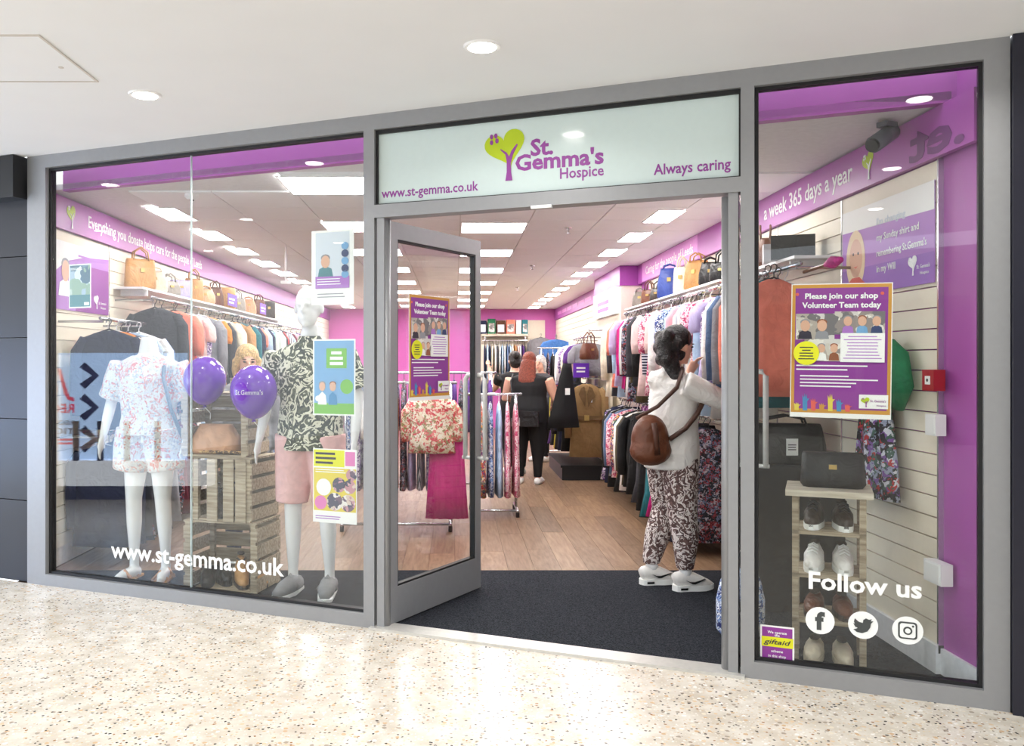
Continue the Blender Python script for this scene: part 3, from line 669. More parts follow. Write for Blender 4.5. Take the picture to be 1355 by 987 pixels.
# will board on the other wall
t = thing('will_board', 'lilac and white display board with a smiling blonde portrait on the slatted wall', 'display board', T(XR - .006, 5.135, 1.865, R(-90)))
rect(t, 'board', 0, 0, .985, .49, 0, PV['lilac'], .004); poly(t, 'white_fade_print', [(0, .49), (.985, .49), (.985, .35), (.55, .36), (.0, .37)], -.0045, PV['white'], .0005); rect(t, 'purple_print', .0, 0, .985, .15, -.0045, mat('print_violet', (150, 100, 190), .5, var=0), .0005)
disc(t, 'portrait_hair', .17, .20, .115, -.0056, mat('print_blonde', (232, 206, 170), .5, var=.0), .0005, 24, .17); disc(t, 'portrait_face', .175, .21, .078, -.0062, PV['skin'], .0005, 24, .11)
poly(t, 'portrait_top', [(.03, 0), (.31, 0), (.29, .06), (.22, .10), (.13, .10), (.05, .06)], -.0068, PV['coral'], .0005)
for u in (.145, .205): disc(t, 'portrait_eye', u, .235, .009, -.0068, PV['dark'], .0004, 8)
poly(t, 'portrait_mouth', [(.150, .165), (.175, .152), (.200, .165), (.175, .160)], -.0068, PV['coral'], .0004)
for i, s in enumerate(("I'm changing", 'my Sunday shirt and', "remembering St.Gemma's", 'in my Will')): text(t, s, .42, .36 - .085 * i, -.0062, VIN if i else PV['pale'], height=.038, width=(.30, .43, .50, .2)[i], bold=.012)
heart_logo(t, .80, .05, .11, -.0062, VIN, VIN); text(t, "St. Gemma's", .83, .08, -.0062, VIN, height=.02, width=.12); text(t, 'Hospice', .86, .05, -.0062, VIN, height=.016, width=.08)

# ================================================================== BOOTH ACROSS THE MALL (seen only mirrored in the big window)
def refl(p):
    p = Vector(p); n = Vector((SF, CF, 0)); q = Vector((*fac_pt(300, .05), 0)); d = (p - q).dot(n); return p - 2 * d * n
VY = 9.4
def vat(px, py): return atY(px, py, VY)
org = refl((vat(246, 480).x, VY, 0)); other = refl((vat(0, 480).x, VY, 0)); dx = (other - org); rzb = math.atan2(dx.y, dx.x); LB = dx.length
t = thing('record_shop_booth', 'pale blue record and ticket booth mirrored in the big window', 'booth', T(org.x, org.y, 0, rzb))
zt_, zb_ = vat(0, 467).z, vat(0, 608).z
BOARD = mat('booth_glow_blue', (176, 204, 240), .5, emit=4.7); BRED = mat('booth_red', (222, 60, 96), .5, emit=3.4); BNAV = mat('booth_navy', (44, 52, 92), .5, emit=1.0); BWH = mat('booth_counter_glow', (240, 244, 250), .4, emit=2.6)  # glow added to board, print and counter so the booth shows in the glass
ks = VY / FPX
MB().box((0, 0, zb_), (LB + 1.2, .06, zt_)).build('glow_panel', BOARD, t)
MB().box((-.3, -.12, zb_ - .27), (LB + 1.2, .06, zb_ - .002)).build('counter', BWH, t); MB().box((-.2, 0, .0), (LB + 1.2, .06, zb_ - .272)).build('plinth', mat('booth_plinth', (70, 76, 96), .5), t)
def bx(px): return (246 - px) * ks
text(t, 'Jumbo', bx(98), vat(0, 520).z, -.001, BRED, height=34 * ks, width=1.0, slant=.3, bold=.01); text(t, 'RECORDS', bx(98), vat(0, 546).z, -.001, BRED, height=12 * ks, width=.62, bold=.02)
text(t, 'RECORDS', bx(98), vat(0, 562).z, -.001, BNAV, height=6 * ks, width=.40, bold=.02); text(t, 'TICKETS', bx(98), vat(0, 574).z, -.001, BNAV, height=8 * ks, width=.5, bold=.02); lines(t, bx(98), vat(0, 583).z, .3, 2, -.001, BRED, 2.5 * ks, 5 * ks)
for py in (497, 539, 581):
    c = vat(0, py).z; x0 = bx(131); w_ = 19 * ks; hh = 18 * ks; tk = 7 * ks
    poly(t, 'chevron', [(x0, c), (x0 + w_, c + hh), (x0 + w_ + tk, c + hh - tk), (x0 + tk * 1.4, c), (x0 + w_ + tk, c - hh + tk), (x0 + w_, c - hh)], -.001, BNAV)
for px in (105, 137, 172, 212):
    MB().tube([(bx(px), -.09, zb_ - .001), (bx(px), -.09, zb_ + .42)], .035, 10).build('counter_post', mat('booth_post', (60, 66, 84), .4), t, None, True)

# ================================================================== GARMENTS
CC = dict(coral=(250, 140, 118), red=(196, 36, 44), orange=(226, 140, 50), yellow=(222, 206, 70), olive=(92, 84, 58), khaki=(152, 122, 80), green=(40, 120, 84), teal=(30, 110, 120), navy=(34, 40, 70), blue=(70, 120, 190),
          denim=(90, 112, 148), sky=(176, 202, 228), lavender=(196, 184, 222), purple=(92, 52, 130), magenta=(214, 40, 140), fuchsia=(190, 20, 120), pink=(232, 170, 184), blush=(236, 206, 202), white=(240, 238, 236), cream=(236, 226, 204),
          grey=(140, 140, 146), charcoal=(58, 58, 64), black=(22, 22, 24), brown=(96, 62, 44), rust=(180, 84, 50), burgundy=(104, 24, 40), tan=(190, 144, 96), mint=(170, 216, 200))
CM = {k: mat('cloth_' + k, v, .85, var=.10, scale=14) for k, v in CC.items()}
PM = {
 'red floral': pattern('floral_red', [(240, 228, 206), (206, 52, 70), (244, 236, 220), (226, 110, 110), (150, 140, 90), (236, 214, 190)], 'spots', 48),
 'purple paisley': pattern('floral_purple', [(110, 70, 140), (220, 210, 226), (70, 50, 100), (160, 130, 190), (236, 230, 236)], 'spots', 60),
 'blue print': pattern('floral_blue', [(60, 80, 150), (210, 220, 236), (40, 50, 110), (130, 160, 210), (236, 238, 244)], 'spots', 64),
 'dark floral': pattern('floral_dark', [(24, 24, 34), (150, 60, 70), (34, 40, 50), (110, 120, 150), (28, 28, 34), (190, 180, 190)], 'spots', 60),
 'pink floral': pattern('floral_pink', [(232, 170, 190), (246, 226, 230), (206, 80, 120), (240, 200, 206), (170, 60, 100)], 'spots', 52),
 'multicoloured print': pattern('floral_multi', [(206, 60, 70), (50, 60, 110), (236, 226, 210), (90, 130, 100), (220, 150, 60), (120, 60, 120)], 'spots', 60),
 'grey striped': pattern('stripe_grey', [(226, 226, 230), (110, 114, 126)], 'stripeX', 14),
 'navy striped': pattern('stripe_navy', [(36, 42, 70), (226, 228, 236)], 'stripeZ', 12),
 'checked white': pattern('stripe_check', [(240, 238, 236), (190, 196, 206)], 'stripeX', 10),
}
ALLM = {**CM, **PM}
WIRE = mat('hanger_plastic', (40, 42, 46), .35); WIREW = mat('hanger_white', (232, 232, 232), .35)
def make_hanger(p, w=.40, m=WIRE):
    pts = [(-.018, 0, -.010), (-.014, 0, .012), (.004, 0, .020), (.018, 0, .008), (.014, 0, -.012), (0, 0, -.03), (0, 0, -.06)]
    mb = MB().tube(pts, .0035, 4); mb.tube([(-w / 2, 0, -.125), (0, 0, -.058), (w / 2, 0, -.125)], .006, 4)
    return mb.build('hanger', m, p)
NOUN = {'jacket': 'jacket', 'shirt': 'shirt', 'blouse': 'blouse', 'coat': 'coat', 'top': 'short-sleeved top', 'cardigan': 'cardigan', 'dress': 'dress', 'skirt': 'skirt', 'trousers': 'trousers', 'vest': 'sleeveless top'}
LEN = {'jacket': .68, 'shirt': .72, 'blouse': .62, 'coat': 1.0, 'top': .60, 'cardigan': .66, 'dress': 1.0, 'skirt': .78, 'trousers': .62, 'vest': .58}
def garment(M, kind, cname, label, grp, rnd, w=None, h=None, d=None, tagit=False, hm=None, pleats=None):
    w = w or rnd.uniform(.40, .46); h = h or LEN[kind] * rnd.uniform(.92, 1.1); d = d or rnd.uniform(.05, .075)
    t = thing(kind if kind != 'top' else 'short_sleeved_top', label, 'garment', M, grp)
    mb = MB(); n = 64 if pleats else 16; ph = rnd.random() * 6; kf = pleats or rnd.choice((4, 5, 6)); rings = []; top = -.07
    if kind in ('skirt', 'trousers'): prof = [(.0, .72, .5), (.05, .78, .8), (.35, .9, .95), (.7, 1.0, 1.0), (1.0, 1.1 if kind == 'skirt' else .86, 1.1)]
    else: prof = [(.0, .24, .35), (.03, .55, .55), (.085, .93, .7), (.22, .95, 1.0), (.5, .90, 1.0), (.75, .96, 1.05), (1.0, 1.04 if kind != 'dress' else 1.18, 1.15)]
    for tt, a_, b_2 in prof:
        fold = .5 * min(1, tt * 1.4); rg = []
        for i in range(n):
            th = 2 * math.pi * i / n; c, s = math.cos(th), math.sin(th); rr_ = 1 + fold * .5 * math.sin(kf * th + ph)
            rg.append((w / 2 * a_ * math.copysign(abs(c) ** .8, c), d / 2 * b_2 * rr_ * math.copysign(abs(s) ** .8, s), top - h * tt))
        rings.append(rg)
    mb.loft(rings); mb.build('body', ALLM[cname], t, None, True)
    if kind in ('jacket', 'shirt', 'blouse', 'coat', 'top', 'cardigan'):
        ls = {'jacket': .52, 'shirt': .50, 'coat': .58, 'cardigan': .5, 'blouse': .30, 'top': .17}[kind]
        for s in (-1, 1):
            x0 = s * w * .41; sw = rnd.uniform(-.2, .3) * d
            MB().limb([(x0, 0, top - .055, .035, d * .40), (x0 + s * .05, sw * .3, top - .15, .052, d * .48), (x0 + s * .06, sw * .8, top - .15 - ls * .5, .05, d * .48), (x0 + s * .055, sw, top - .10 - ls, .045, d * .44)], 8).build('sleeve', ALLM[cname], t, None, True)
    make_hanger(t, min(w, .40) * .95, hm or rnd.choice((WIRE, WIRE, WIREW)))
    if tagit or rnd.random() < .15:
        MB().box((.02, -d / 2 - .014, -.30), (.07, -d / 2 - .012, -.22)).build('price_tag', VIN, t)
    return t
def rail_row(X, y0, y1, z, seq, where, grp, step=None, rnd=None, w=None, h=None, axis='Y', jit=.03):
    """garments along a rail, from the shopfront end"""
    n = len(seq)
    for i, (kind, c) in enumerate(seq):
        f = (i + .5) / n; q = y0 + (y1 - y0) * f
        jx = rnd.uniform(-jit, jit); stp = abs(y1 - y0) / n
        M = T(X + jx, q, z - .016, R(rnd.uniform(-4, 4))) if axis == 'Y' else T(q, X + jx, z - .016, R(90 + rnd.uniform(-3, 3)))
        garment(M, kind, c, f'{c} {NOUN[kind]}, {ordw(i + 1)} {where}', grp, rnd, w=w, h=h[i] if isinstance(h, list) else h, hm=None, d=min(.095, stp * .68))
def wall_rail(label, X, xw, y0, y1, z):
    """tube rail held off the wall by arms"""
    t = thing('clothes_rail', label, 'clothes rail', T(0, 0, 0))
    MB().tube([(X, y0, z), (X, y1, z)], .014, 8).build('rail_tube', CHROME, t, None, True)
    n = max(2, int((y1 - y0) / 1.0) + 1)
    for i in range(n):
        y = y0 + .05 + (y1 - y0 - .1) * i / (n - 1)
        MB().tube([(xw, y, z - .02), (X, y, z - .02), (X, y, z)], .010, 6).build('arm', CHROME, t, None, True)
    return t
# --- rails on the tan-bag wall (behind the woman in white)
XU = 1.98
wall_rail('upper chrome clothes rail on the slatted wall facing the woman in white', XU, XR, 4.98, 10.15, 2.05)
wall_rail('lower chrome clothes rail on the slatted wall facing the woman in white', XU - .02, XR, 6.55, 10.35, 1.06)
rn = random.Random(3)
up = [('jacket', 'charcoal'), ('dress', 'teal'), ('shirt', 'coral'), ('jacket', 'grey'), ('top', 'red'), ('shirt', 'denim'), ('blouse', 'blush'), ('shirt', 'white'), ('blouse', 'purple paisley'), ('top', 'lavender'), ('shirt', 'sky'), ('blouse', 'pink floral'), ('vest', 'yellow'), ('shirt', 'checked white'),
      ('top', 'red'), ('blouse', 'pink'), ('shirt', 'sky'), ('top', 'yellow'), ('blouse', 'blue print'), ('shirt', 'blush'), ('top', 'pink floral'), ('shirt', 'white'), ('blouse', 'blush'), ('shirt', 'grey striped'), ('blouse', 'pink floral'), ('top', 'lavender'), ('shirt', 'navy striped'), ('blouse', 'blush'),
      ('jacket', 'black'), ('jacket', 'charcoal'), ('coat', 'olive'), ('cardigan', 'dark floral'), ('shirt', 'checked white'), ('shirt', 'white'), ('jacket', 'navy'), ('jacket', 'burgundy'), ('jacket', 'magenta'), ('jacket', 'fuchsia'), ('blouse', 'lavender'), ('shirt', 'sky'), ('cardigan', 'rust'), ('blouse', 'coral'), ('cardigan', 'charcoal'), ('shirt', 'cream'), ('coat', 'cream'), ('cardigan', 'navy')]
garment(T(1.85, 5.04, 2.034), 'top', 'coral', 'coral short-sleeved top hanging foremost on the upper rail, nearest the window', 'facing garments', rn, w=.32, h=.68, d=.07)
garment(T(1.84, 5.11, 2.034), 'dress', 'teal', 'teal dress hanging just behind the coral top', 'facing garments', rn, w=.33, h=.74, d=.06)
rail_row(XU, 5.18, 10.1, 2.05, up, 'from the window on the upper rail facing the woman', 'garments on the upper rail', rnd=rn, w=.46, jit=.05, h=[min(.87 if i_ > 6 else .76, LEN[k] * rn.uniform(1.0, 1.32)) for i_, (k, c) in enumerate(up)])
lo = [('dress', 'dark floral'), ('dress', 'navy'), ('dress', 'black'), ('skirt', 'black'), ('dress', 'navy striped'), ('trousers', 'charcoal'), ('dress', 'burgundy'), ('skirt', 'fuchsia'), ('dress', 'fuchsia'), ('skirt', 'teal'), ('dress', 'teal'), ('dress', 'black'), ('skirt', 'black'), ('trousers', 'black'), ('dress', 'charcoal'), ('skirt', 'black'), ('trousers', 'black'),
      ('jacket', 'black'), ('cardigan', 'olive'), ('shirt', 'white'), ('dress', 'black'), ('cardigan', 'multicoloured print'), ('shirt', 'pink floral'), ('jacket', 'denim'), ('jacket', 'grey'), ('jacket', 'black'), ('coat', 'black'), ('skirt', 'navy'), ('dress', 'purple paisley'), ('dress', 'black')]
rail_row(XU - .04, 6.6, 10.3, 1.06, lo, 'from the doorway on the lower rail facing the woman', 'garments on the lower rail', rnd=rn, h=[min(.90, LEN[k] * rn.uniform(.95, 1.15)) if k != 'dress' else rn.uniform(.82, .92) for k, c in lo], w=.44)
# --- low dark gondola beyond the rails, trench coat facing out
gm = mat('gondola_black', (22, 22, 24), .5)
gp = flo(770, 624)
t = thing('gondola_base', 'low black display plinth under the khaki trench coat', 'plinth', T(1.35, 10.95, 0))
MB().box((0, 0, 0), (.68, 1.5, .16)).build('plinth', gm, t); MB().box((-.02, -.02, .16), (.70, 1.52, .19)).build('deck', gm, t)
MB().box((.60, .02, .19), (.64, 1.48, 1.30)).build('back_panel', SLAT, t)
t2 = wall_rail('short chrome rail above the low black plinth', 1.62, 1.99, 11.0, 12.5, 1.30)
rail_row(1.60, 11.2, 12.45, 1.30, [('jacket', 'black'), ('jacket', 'navy'), ('coat', 'charcoal'), ('cardigan', 'yellow'), ('jacket', 'black'), ('coat', 'red'), ('jacket', 'charcoal'), ('coat', 'black'), ('dress', 'purple')], 'from the doorway on the rail above the black plinth', 'garments above the black plinth', rnd=rn, h=.88, w=.48)
tc_ = garment(T(1.66, 10.97, 1.284, R(-6)), 'coat', 'khaki', 'khaki belted trench coat facing out above the black plinth', 'facing garments', rn, w=.42, h=.92, d=.12)
KB = mat('cloth_khaki_dark', (120, 94, 60), .85)
MB().box((-.205, -.085, -.52), (.205, .06, -.47)).build('belt', KB, tc_); MB().box((-.03, -.095, -.53), (.03, -.085, -.46)).build('buckle', mat('brass', (206, 176, 110), .3, .8), tc_)
for s_ in (-1, 1): MB().prism([(s_ * .02, -.36), (s_ * .10, -.20), (s_ * .07, -.12), (s_ * .03, -.10), (s_ * .005, -.2)], -.075, -.05).build('lapel', KB, tc_)
wall_rail('far chrome rail on the pier beside the white signs', 1.72, 2.06, 10.95, 12.6, 1.82)
rail_row(1.72, 11.0, 12.55, 1.82, [('top', 'grey'), ('blouse', 'blush'), ('top', 'purple'), ('blouse', 'cream'), ('shirt', 'lavender'), ('top', 'black'), ('blouse', 'purple paisley'), ('shirt', 'white')], 'from the doorway on the rail hung on the pier', 'garments on the pier rail', rnd=rn, h=.42, w=.42)
for i, (px, py, Y) in enumerate(((769, 490, 10.93), (776, 519, 10.97))):
    q = atY(px, py, Y); t = thing('purple_hook_sign', f'small purple price sign on the rail, {("upper" if i == 0 else "lower")} of two beside the trench coat', 'sign', T(q.x, q.y, q.z)); rect(t, 'card', -.10, -.09, .10, .09, 0, mat('violet_card', (104, 44, 180), .45), .004); lines(t, -.06, .02, .12, 2, -.0045, VIN, .02, .045); MB().tube([(0, .005, .08), (0, .02, .12), (0, .02, (1.30 if i else 1.82) - q.z)], .004, 4).build('clip', CHROME, t)
# white signs on the pier
t = thing('pier_banner', 'white tilted header board projecting from the pier', 'header board', T(2.055, 12.6, 2.10, R(-90)))
MB().box((0, -.05, 0), (1.7, 0, .34)).build('board', VIN, t); lines(t, .4, .16, .9, 2, -.0505, PV['lilac'], .05, .09)

# --- rails on the wall behind the mannequins
wall_rail('long chrome clothes rail on the wall behind the mannequins', -2.55, XL, 7.3, 15.0, 2.03)
wall_rail('low front chrome rail under the purple display board', -2.55, XL, 6.25, 7.15, 1.80)
rail_row(-2.55, 6.3, 7.1, 1.80, [('jacket', 'navy'), ('jacket', 'green'), ('cardigan', 'orange'), ('top', 'red'), ('shirt', 'sky'), ('top', 'black'), ('blouse', 'white'), ('shirt', 'denim')], 'from the window on the rail under the purple board', 'garments under the purple board', rnd=rn, h=.72)
cols_l = [('jacket', 'charcoal'), ('dress', 'dark floral'), ('blouse', 'coral'), ('vest', 'red'), ('top', 'blush'), ('dress', 'purple paisley'), ('cardigan', 'grey'), ('top', 'orange'), ('vest', 'white'), ('jacket', 'charcoal'), ('blouse', 'cream'), ('shirt', 'white'), ('dress', 'black'), ('cardigan', 'tan'), ('shirt', 'teal'), ('shirt', 'denim'), ('jacket', 'navy'), ('top', 'coral'), ('blouse', 'sky'), ('cardigan', 'navy'), ('dress', 'blue print'), ('vest', 'mint'), ('shirt', 'white'), ('jacket', 'black'), ('top', 'red'), ('blouse', 'grey striped'), ('dress', 'navy'), ('shirt', 'sky'), ('cardigan', 'burgundy'), ('blouse', 'pink'), ('jacket', 'teal'), ('shirt', 'white'), ('dress', 'multicoloured print'), ('top', 'purple'), ('shirt', 'denim'), ('jacket', 'grey'), ('blouse', 'blush'), ('dress', 'black'), ('shirt', 'lavender'), ('jacket', 'navy')]
rail_row(-2.55, 7.35, 14.9, 2.03, cols_l, 'from the window on the long rail behind the mannequins', 'garments on the long rail', rnd=rn, h=[min(.90, LEN[k] * rn.uniform(1.0, 1.3)) for k, c in cols_l])
wall_rail('lower chrome rail on the wall behind the mannequins', -2.58, XL, 7.3, 12.0, 1.02)
rail_row(-2.58, 7.35, 11.9, 1.02, [(rn.choice(('dress', 'skirt', 'trousers', 'jacket')), rn.choice(('navy', 'denim', 'black', 'grey', 'blue print', 'dark floral', 'sky', 'white', 'burgundy'))) for _ in range(26)], 'from the window on the lower mannequin-side rail', 'garments on the lower mannequin-side rail', rnd=rn, h=.80)

wall_rail('low second rail under the purple display board', -2.56, XL, 6.28, 7.15, .96)  # rail and its dark clothes added as backing so the booth reflection reads
rail_row(-2.56, 6.32, 7.1, .96, [('jacket', 'navy'), ('coat', 'charcoal'), ('dress', 'black'), ('dress', 'dark floral'), ('jacket', 'charcoal'), ('skirt', 'navy'), ('dress', 'black')], 'from the window on the low rail under the purple board', 'dark garments under the purple board', rnd=rn, h=.74, w=.48)
# --- free-standing floor racks in the aisle
def floor_rack(label, x0, x1, y, z, dep=.5):
    t = thing('floor_rack', label, 'clothes rack', T(0, 0, 0))
    MB().tube([(x0, y, z), (x1, y, z)], .014, 8).build('rail_tube', CHROME, t, None, True)
    for x in (x0 + .06, x1 - .06):
        MB().tube([(x, y, .06), (x, y, z)], .014, 8).build('upright', CHROME, t, None, True)
        MB().tube([(x, y - dep / 2, .06), (x, y + dep / 2, .06)], .014, 8).build('foot_bar', CHROME, t, None, True)
        for s in (-1, 1): MB().tube([(x, y + s * (dep / 2 - .02), .0), (x, y + s * (dep / 2 - .02), .05)], .018, 8).build('caster', BLKP, t, None, True)
    MB().tube([(x0 + .06, y - dep / 2 + .04, .062), (x1 - .06, y - dep / 2 + .04, .062)], .012, 8).build('base_bar', CHROME, t, None, True)
    return t
floor_rack('chrome floor rack carrying the fuchsia skirt behind the open door', -1.05, .02, 7.85, 1.30)
rail_row(7.85, -.98, -.03, 1.30, [('dress', 'blue print'), ('dress', 'purple paisley'), ('blouse', 'white'), ('dress', 'red floral'), ('dress', 'multicoloured print'), ('cardigan', 'rust'), ('dress', 'dark floral'), ('blouse', 'lavender'), ('dress', 'grey striped'), ('dress', 'purple paisley'), ('blouse', 'pink'), ('dress', 'blue print')], 'along the rack with the fuchsia skirt', 'garments on the fuchsia skirt rack', rnd=rn, axis='X', h=.86, w=.40)
garment(T(-.20, 7.52, 1.27), 'blouse', 'red floral', 'cream blouse with red flowers facing the open door', 'facing garments', rn, w=.40, h=.50, d=.10, hm=BLKP)
garment(T(-.07, 7.56, 1.00), 'skirt', 'fuchsia', 'long pleated fuchsia skirt facing the open door', 'facing garments', rn, w=.34, h=.80, d=.10, pleats=18)
tt_ = thing('rack_arm', 'short chrome display arm holding the flowered blouse', 'display arm', T(0, 0, 0)); MB().tube([(-.20, 7.84, 1.285), (-.20, 7.49, 1.25), (-.20, 7.475, 1.275)], .008, 6).build('arm', CHROME, tt_); MB().tube([(-.20, 7.84, 1.20), (-.20, 7.84, 1.30)], .016, 6).build('bracket', CHROME, tt_)
floor_rack('chrome floor rack of long printed dresses beside the redhead', .10, .66, 8.55, 1.17)
rail_row(8.55, .14, .64, 1.17, [('dress', 'burgundy'), ('dress', 'multicoloured print'), ('dress', 'blue print'), ('dress', 'sky'), ('dress', 'pink floral'), ('dress', 'pink floral')], 'along the printed dress rack beside the redhead', 'garments on the printed dress rack', rnd=rn, axis='X', h=.90, w=.40)
floor_rack('chrome floor rack of dark tops behind the printed dresses', -1.3, .50, 10.4, 1.36)
rail_row(10.4, -1.25, .46, 1.36, [(rn.choice(('top', 'blouse', 'shirt', 'vest')), rn.choice(('navy', 'teal', 'black', 'purple', 'purple paisley', 'dark floral', 'blue print', 'white', 'charcoal'))) for _ in range(20)], 'along the rack of dark tops', 'garments on the dark tops rack', rnd=rn, axis='X', h=.6)
floor_rack('far chrome floor rack of navy clothes past the grey-haired person', 1.35, 2.1, 14.2, 1.72)
rail_row(14.2, 1.4, 2.05, 1.72, [('dress', 'navy'), ('dress', 'dark floral'), ('blouse', 'black'), ('dress', 'navy striped'), ('dress', 'purple'), ('shirt', 'pink'), ('dress', 'navy'), ('dress', 'charcoal')], 'along the far rack of navy clothes', 'garments on the far navy rack', rnd=rn, axis='X', h=1.0)
floor_rack('chrome floor rack of menswear in the shop depth near the mannequin', -2.0, -1.2, 12.5, 1.40)
rail_row(12.5, -1.95, -1.25, 1.40, [(rn.choice(('shirt', 'jacket')), rn.choice(('navy', 'denim', 'charcoal', 'sky', 'white', 'grey'))) for _ in range(9)], 'along the menswear rack', 'garments on the menswear rack', rnd=rn, axis='X', h=.72)
# --- back wall: cream slats, shelf with boxed gifts, shirts, grey jumper, denim jacket
t = thing('back_shelf', 'pale wooden shelf of gift boxes on the pink back wall', 'shelf', T(0, YB - .3, 0))
MB().box((.60, 0, 2.08), (1.66, .28, 2.13)).build('shelf_board', PALEW, t); MB().box((.60, .26, 1.90), (1.66, .29, 2.08)).build('backing', PALEW, t)
for x in (.68, 1.58): MB().box((x - .015, .02, 1.96), (x + .015, .26, 2.08)).build('bracket', CHROME, t)
for i, (x0, x1, h_, c, nm) in enumerate(((.56, .72, .30, 'navy', 'navy'), (.74, .92, .34, 'green', 'green leafy'), (.94, 1.14, .30, 'brown', 'brown framed'), (1.16, 1.36, .32, 'coral', 'coral'), (1.38, 1.50, .31, 'white', 'white'), (1.51, 1.65, .32, 'teal', 'teal green'))):
    t = thing('gift_box', f'{nm} boxed gift on the back wall shelf', 'box', T(x0, YB - .26, 2.13), 'boxed gifts on the back shelf'); MB().box((0, 0, 0), (x1 - x0 - .01, .16, h_)).build('box', CM[c], t); rect(t, 'front_label', .02, .04, x1 - x0 - .03, h_ * .7, -.0005, PHOTO if i % 2 else PV['pale'], .002)
t = struct(MB().box((.55, YB - .022, .9), (2.05, YB - .001, 2.45)).build('wall_back_panel', SLAT))
wall_x = thing('back_rail', 'chrome rail of pale shirts under the back shelf', 'clothes rail', T(0, 0, 0)); MB().tube([(.62, YB - .28, 1.98), (1.62, YB - .28, 1.98)], .014, 8).build('rail_tube', CHROME, wall_x); [MB().tube([(x, YB, 1.98), (x, YB - .28, 1.98)], .01, 6).build('arm', CHROME, wall_x) for x in (.68, 1.56)]
rail_row(YB - .28, .64, 1.60, 1.98, [('shirt', c) for c in ('navy', 'sky', 'navy', 'cream', 'white', 'charcoal', 'white', 'sky', 'white', 'denim', 'sky', 'cream', 'tan', 'blush', 'white', 'purple', 'charcoal')], 'along the rail under the back shelf', 'shirts under the back shelf', rnd=rn, axis='X', h=.80)
garment(T(1.95, YB - .10, 2.12), 'jacket', 'grey', 'grey jumper facing out on the back wall', 'facing garments', rn, w=.52, h=.7, d=.08)
garment(T(2.05, 17.6, 2.02), 'jacket', 'blue', 'bright blue denim jacket facing out near the back wall', 'facing garments', rn, w=.56, h=.6, d=.08)
t = thing('jacket_stand', 'chrome stand holding the bright blue jacket', 'stand', T(2.05, 17.66, 0)); MB().tube([(0, 0, .02), (0, 0, 2.06)], .014, 8).build('pole', CHROME, t); MB().tube([(0, 0, 2.03), (0, -.07, 2.03)], .008, 6).build('arm', CHROME, t); MB().box((-.2, -.2, 0), (.2, .2, .02)).build('base', CHROME, t)
# flat-hung dress with green bodice on the near slatted wall
t = thing('floral_dress', 'green topped dark floral dress hung flat on the slatted wall', 'dress', T(XR - .07, 4.60, 0, R(-90)))
GRN = mat('cloth_emerald', (16, 110, 66), .7, var=.15, scale=20); DF = pattern('floral_night', [(22, 20, 28), (150, 156, 180), (28, 26, 34), (176, 40, 44), (120, 80, 150), (60, 90, 80), (34, 30, 40), (206, 206, 216)], 'spots', 44)
def drings(prof, n=24, k=7, fold=.2):
    out = []
    for z, hw, hd in prof:
        out.append([(hw * math.copysign(abs(math.cos(a)) ** .85, math.cos(a)), hd * (1 + fold * math.sin(k * a)) * math.sin(a), z) for a in [2 * math.pi * i / n for i in range(n)]])
    return out
MB().loft(drings([(1.60, .06, .02), (1.585, .12, .03), (1.50, .17, .04), (1.35, .16, .045), (1.22, .14, .04), (1.15, .145, .045)])).build('bodice', GRN, t, None, True)
MB().loft(drings([(1.22, .146, .046), (1.10, .17, .05), (.98, .20, .05), (.85, .215, .05), (.775, .225, .052)], fold=.3)).build('skirt', DF, t, None, True)
for s in (-1, 1): MB().limb([(s * .14, 0, 1.57, .045, .03), (s * .21, 0, 1.50, .085, .05), (s * .25, 0, 1.36, .09, .05), (s * .22, 0, 1.25, .04, .03)], 18).build('puff_sleeve', GRN, t, None, True)
disc(t, 'flower_print', -.02, 1.47, .045, -.046, CM['red'], .002); make_hanger(t, .34).location = (0, 0, 1.66)

# ================================================================== BAGS, SHOES, BOXES
def handbag(M, label, m, w=.30, h=.22, d=.12, grp=None, handle=.16, taper=.8, m2=None, clasp=True):
    t = thing('handbag', label, 'bag', M, grp)
    MB().loft([[(sx * w / 2 * f, sy * d / 2 * g, z) for sx, sy in ((-1, -.6), (-.8, -1), (.8, -1), (1, -.6), (1, .6), (.8, 1), (-.8, 1), (-1, .6))] for z, f, g in ((0, .90, .9), (.02, 1, 1), (h * .5, .97, .95), (h * .9, taper, .55), (h, taper * .96, .4))]).build('body', m, t, None, True)
    if handle:
        for s in (-1, 1):
            MB().tube([(-w * .26, s * d * .2, h * .93), (-w * .22, s * d * .24, h + handle * .6), (0, s * d * .24, h + handle), (w * .22, s * d * .24, h + handle * .6), (w * .26, s * d * .2, h * .93)], .008, 5).build('handle', m2 or m, t, None, True)
    if clasp: MB().box((-.018, -d * .5 - .006, h * .55), (.018, -d * .42, h * .68)).build('clasp', mat('brass', (206, 176, 110), .3, .8), t)
    return t
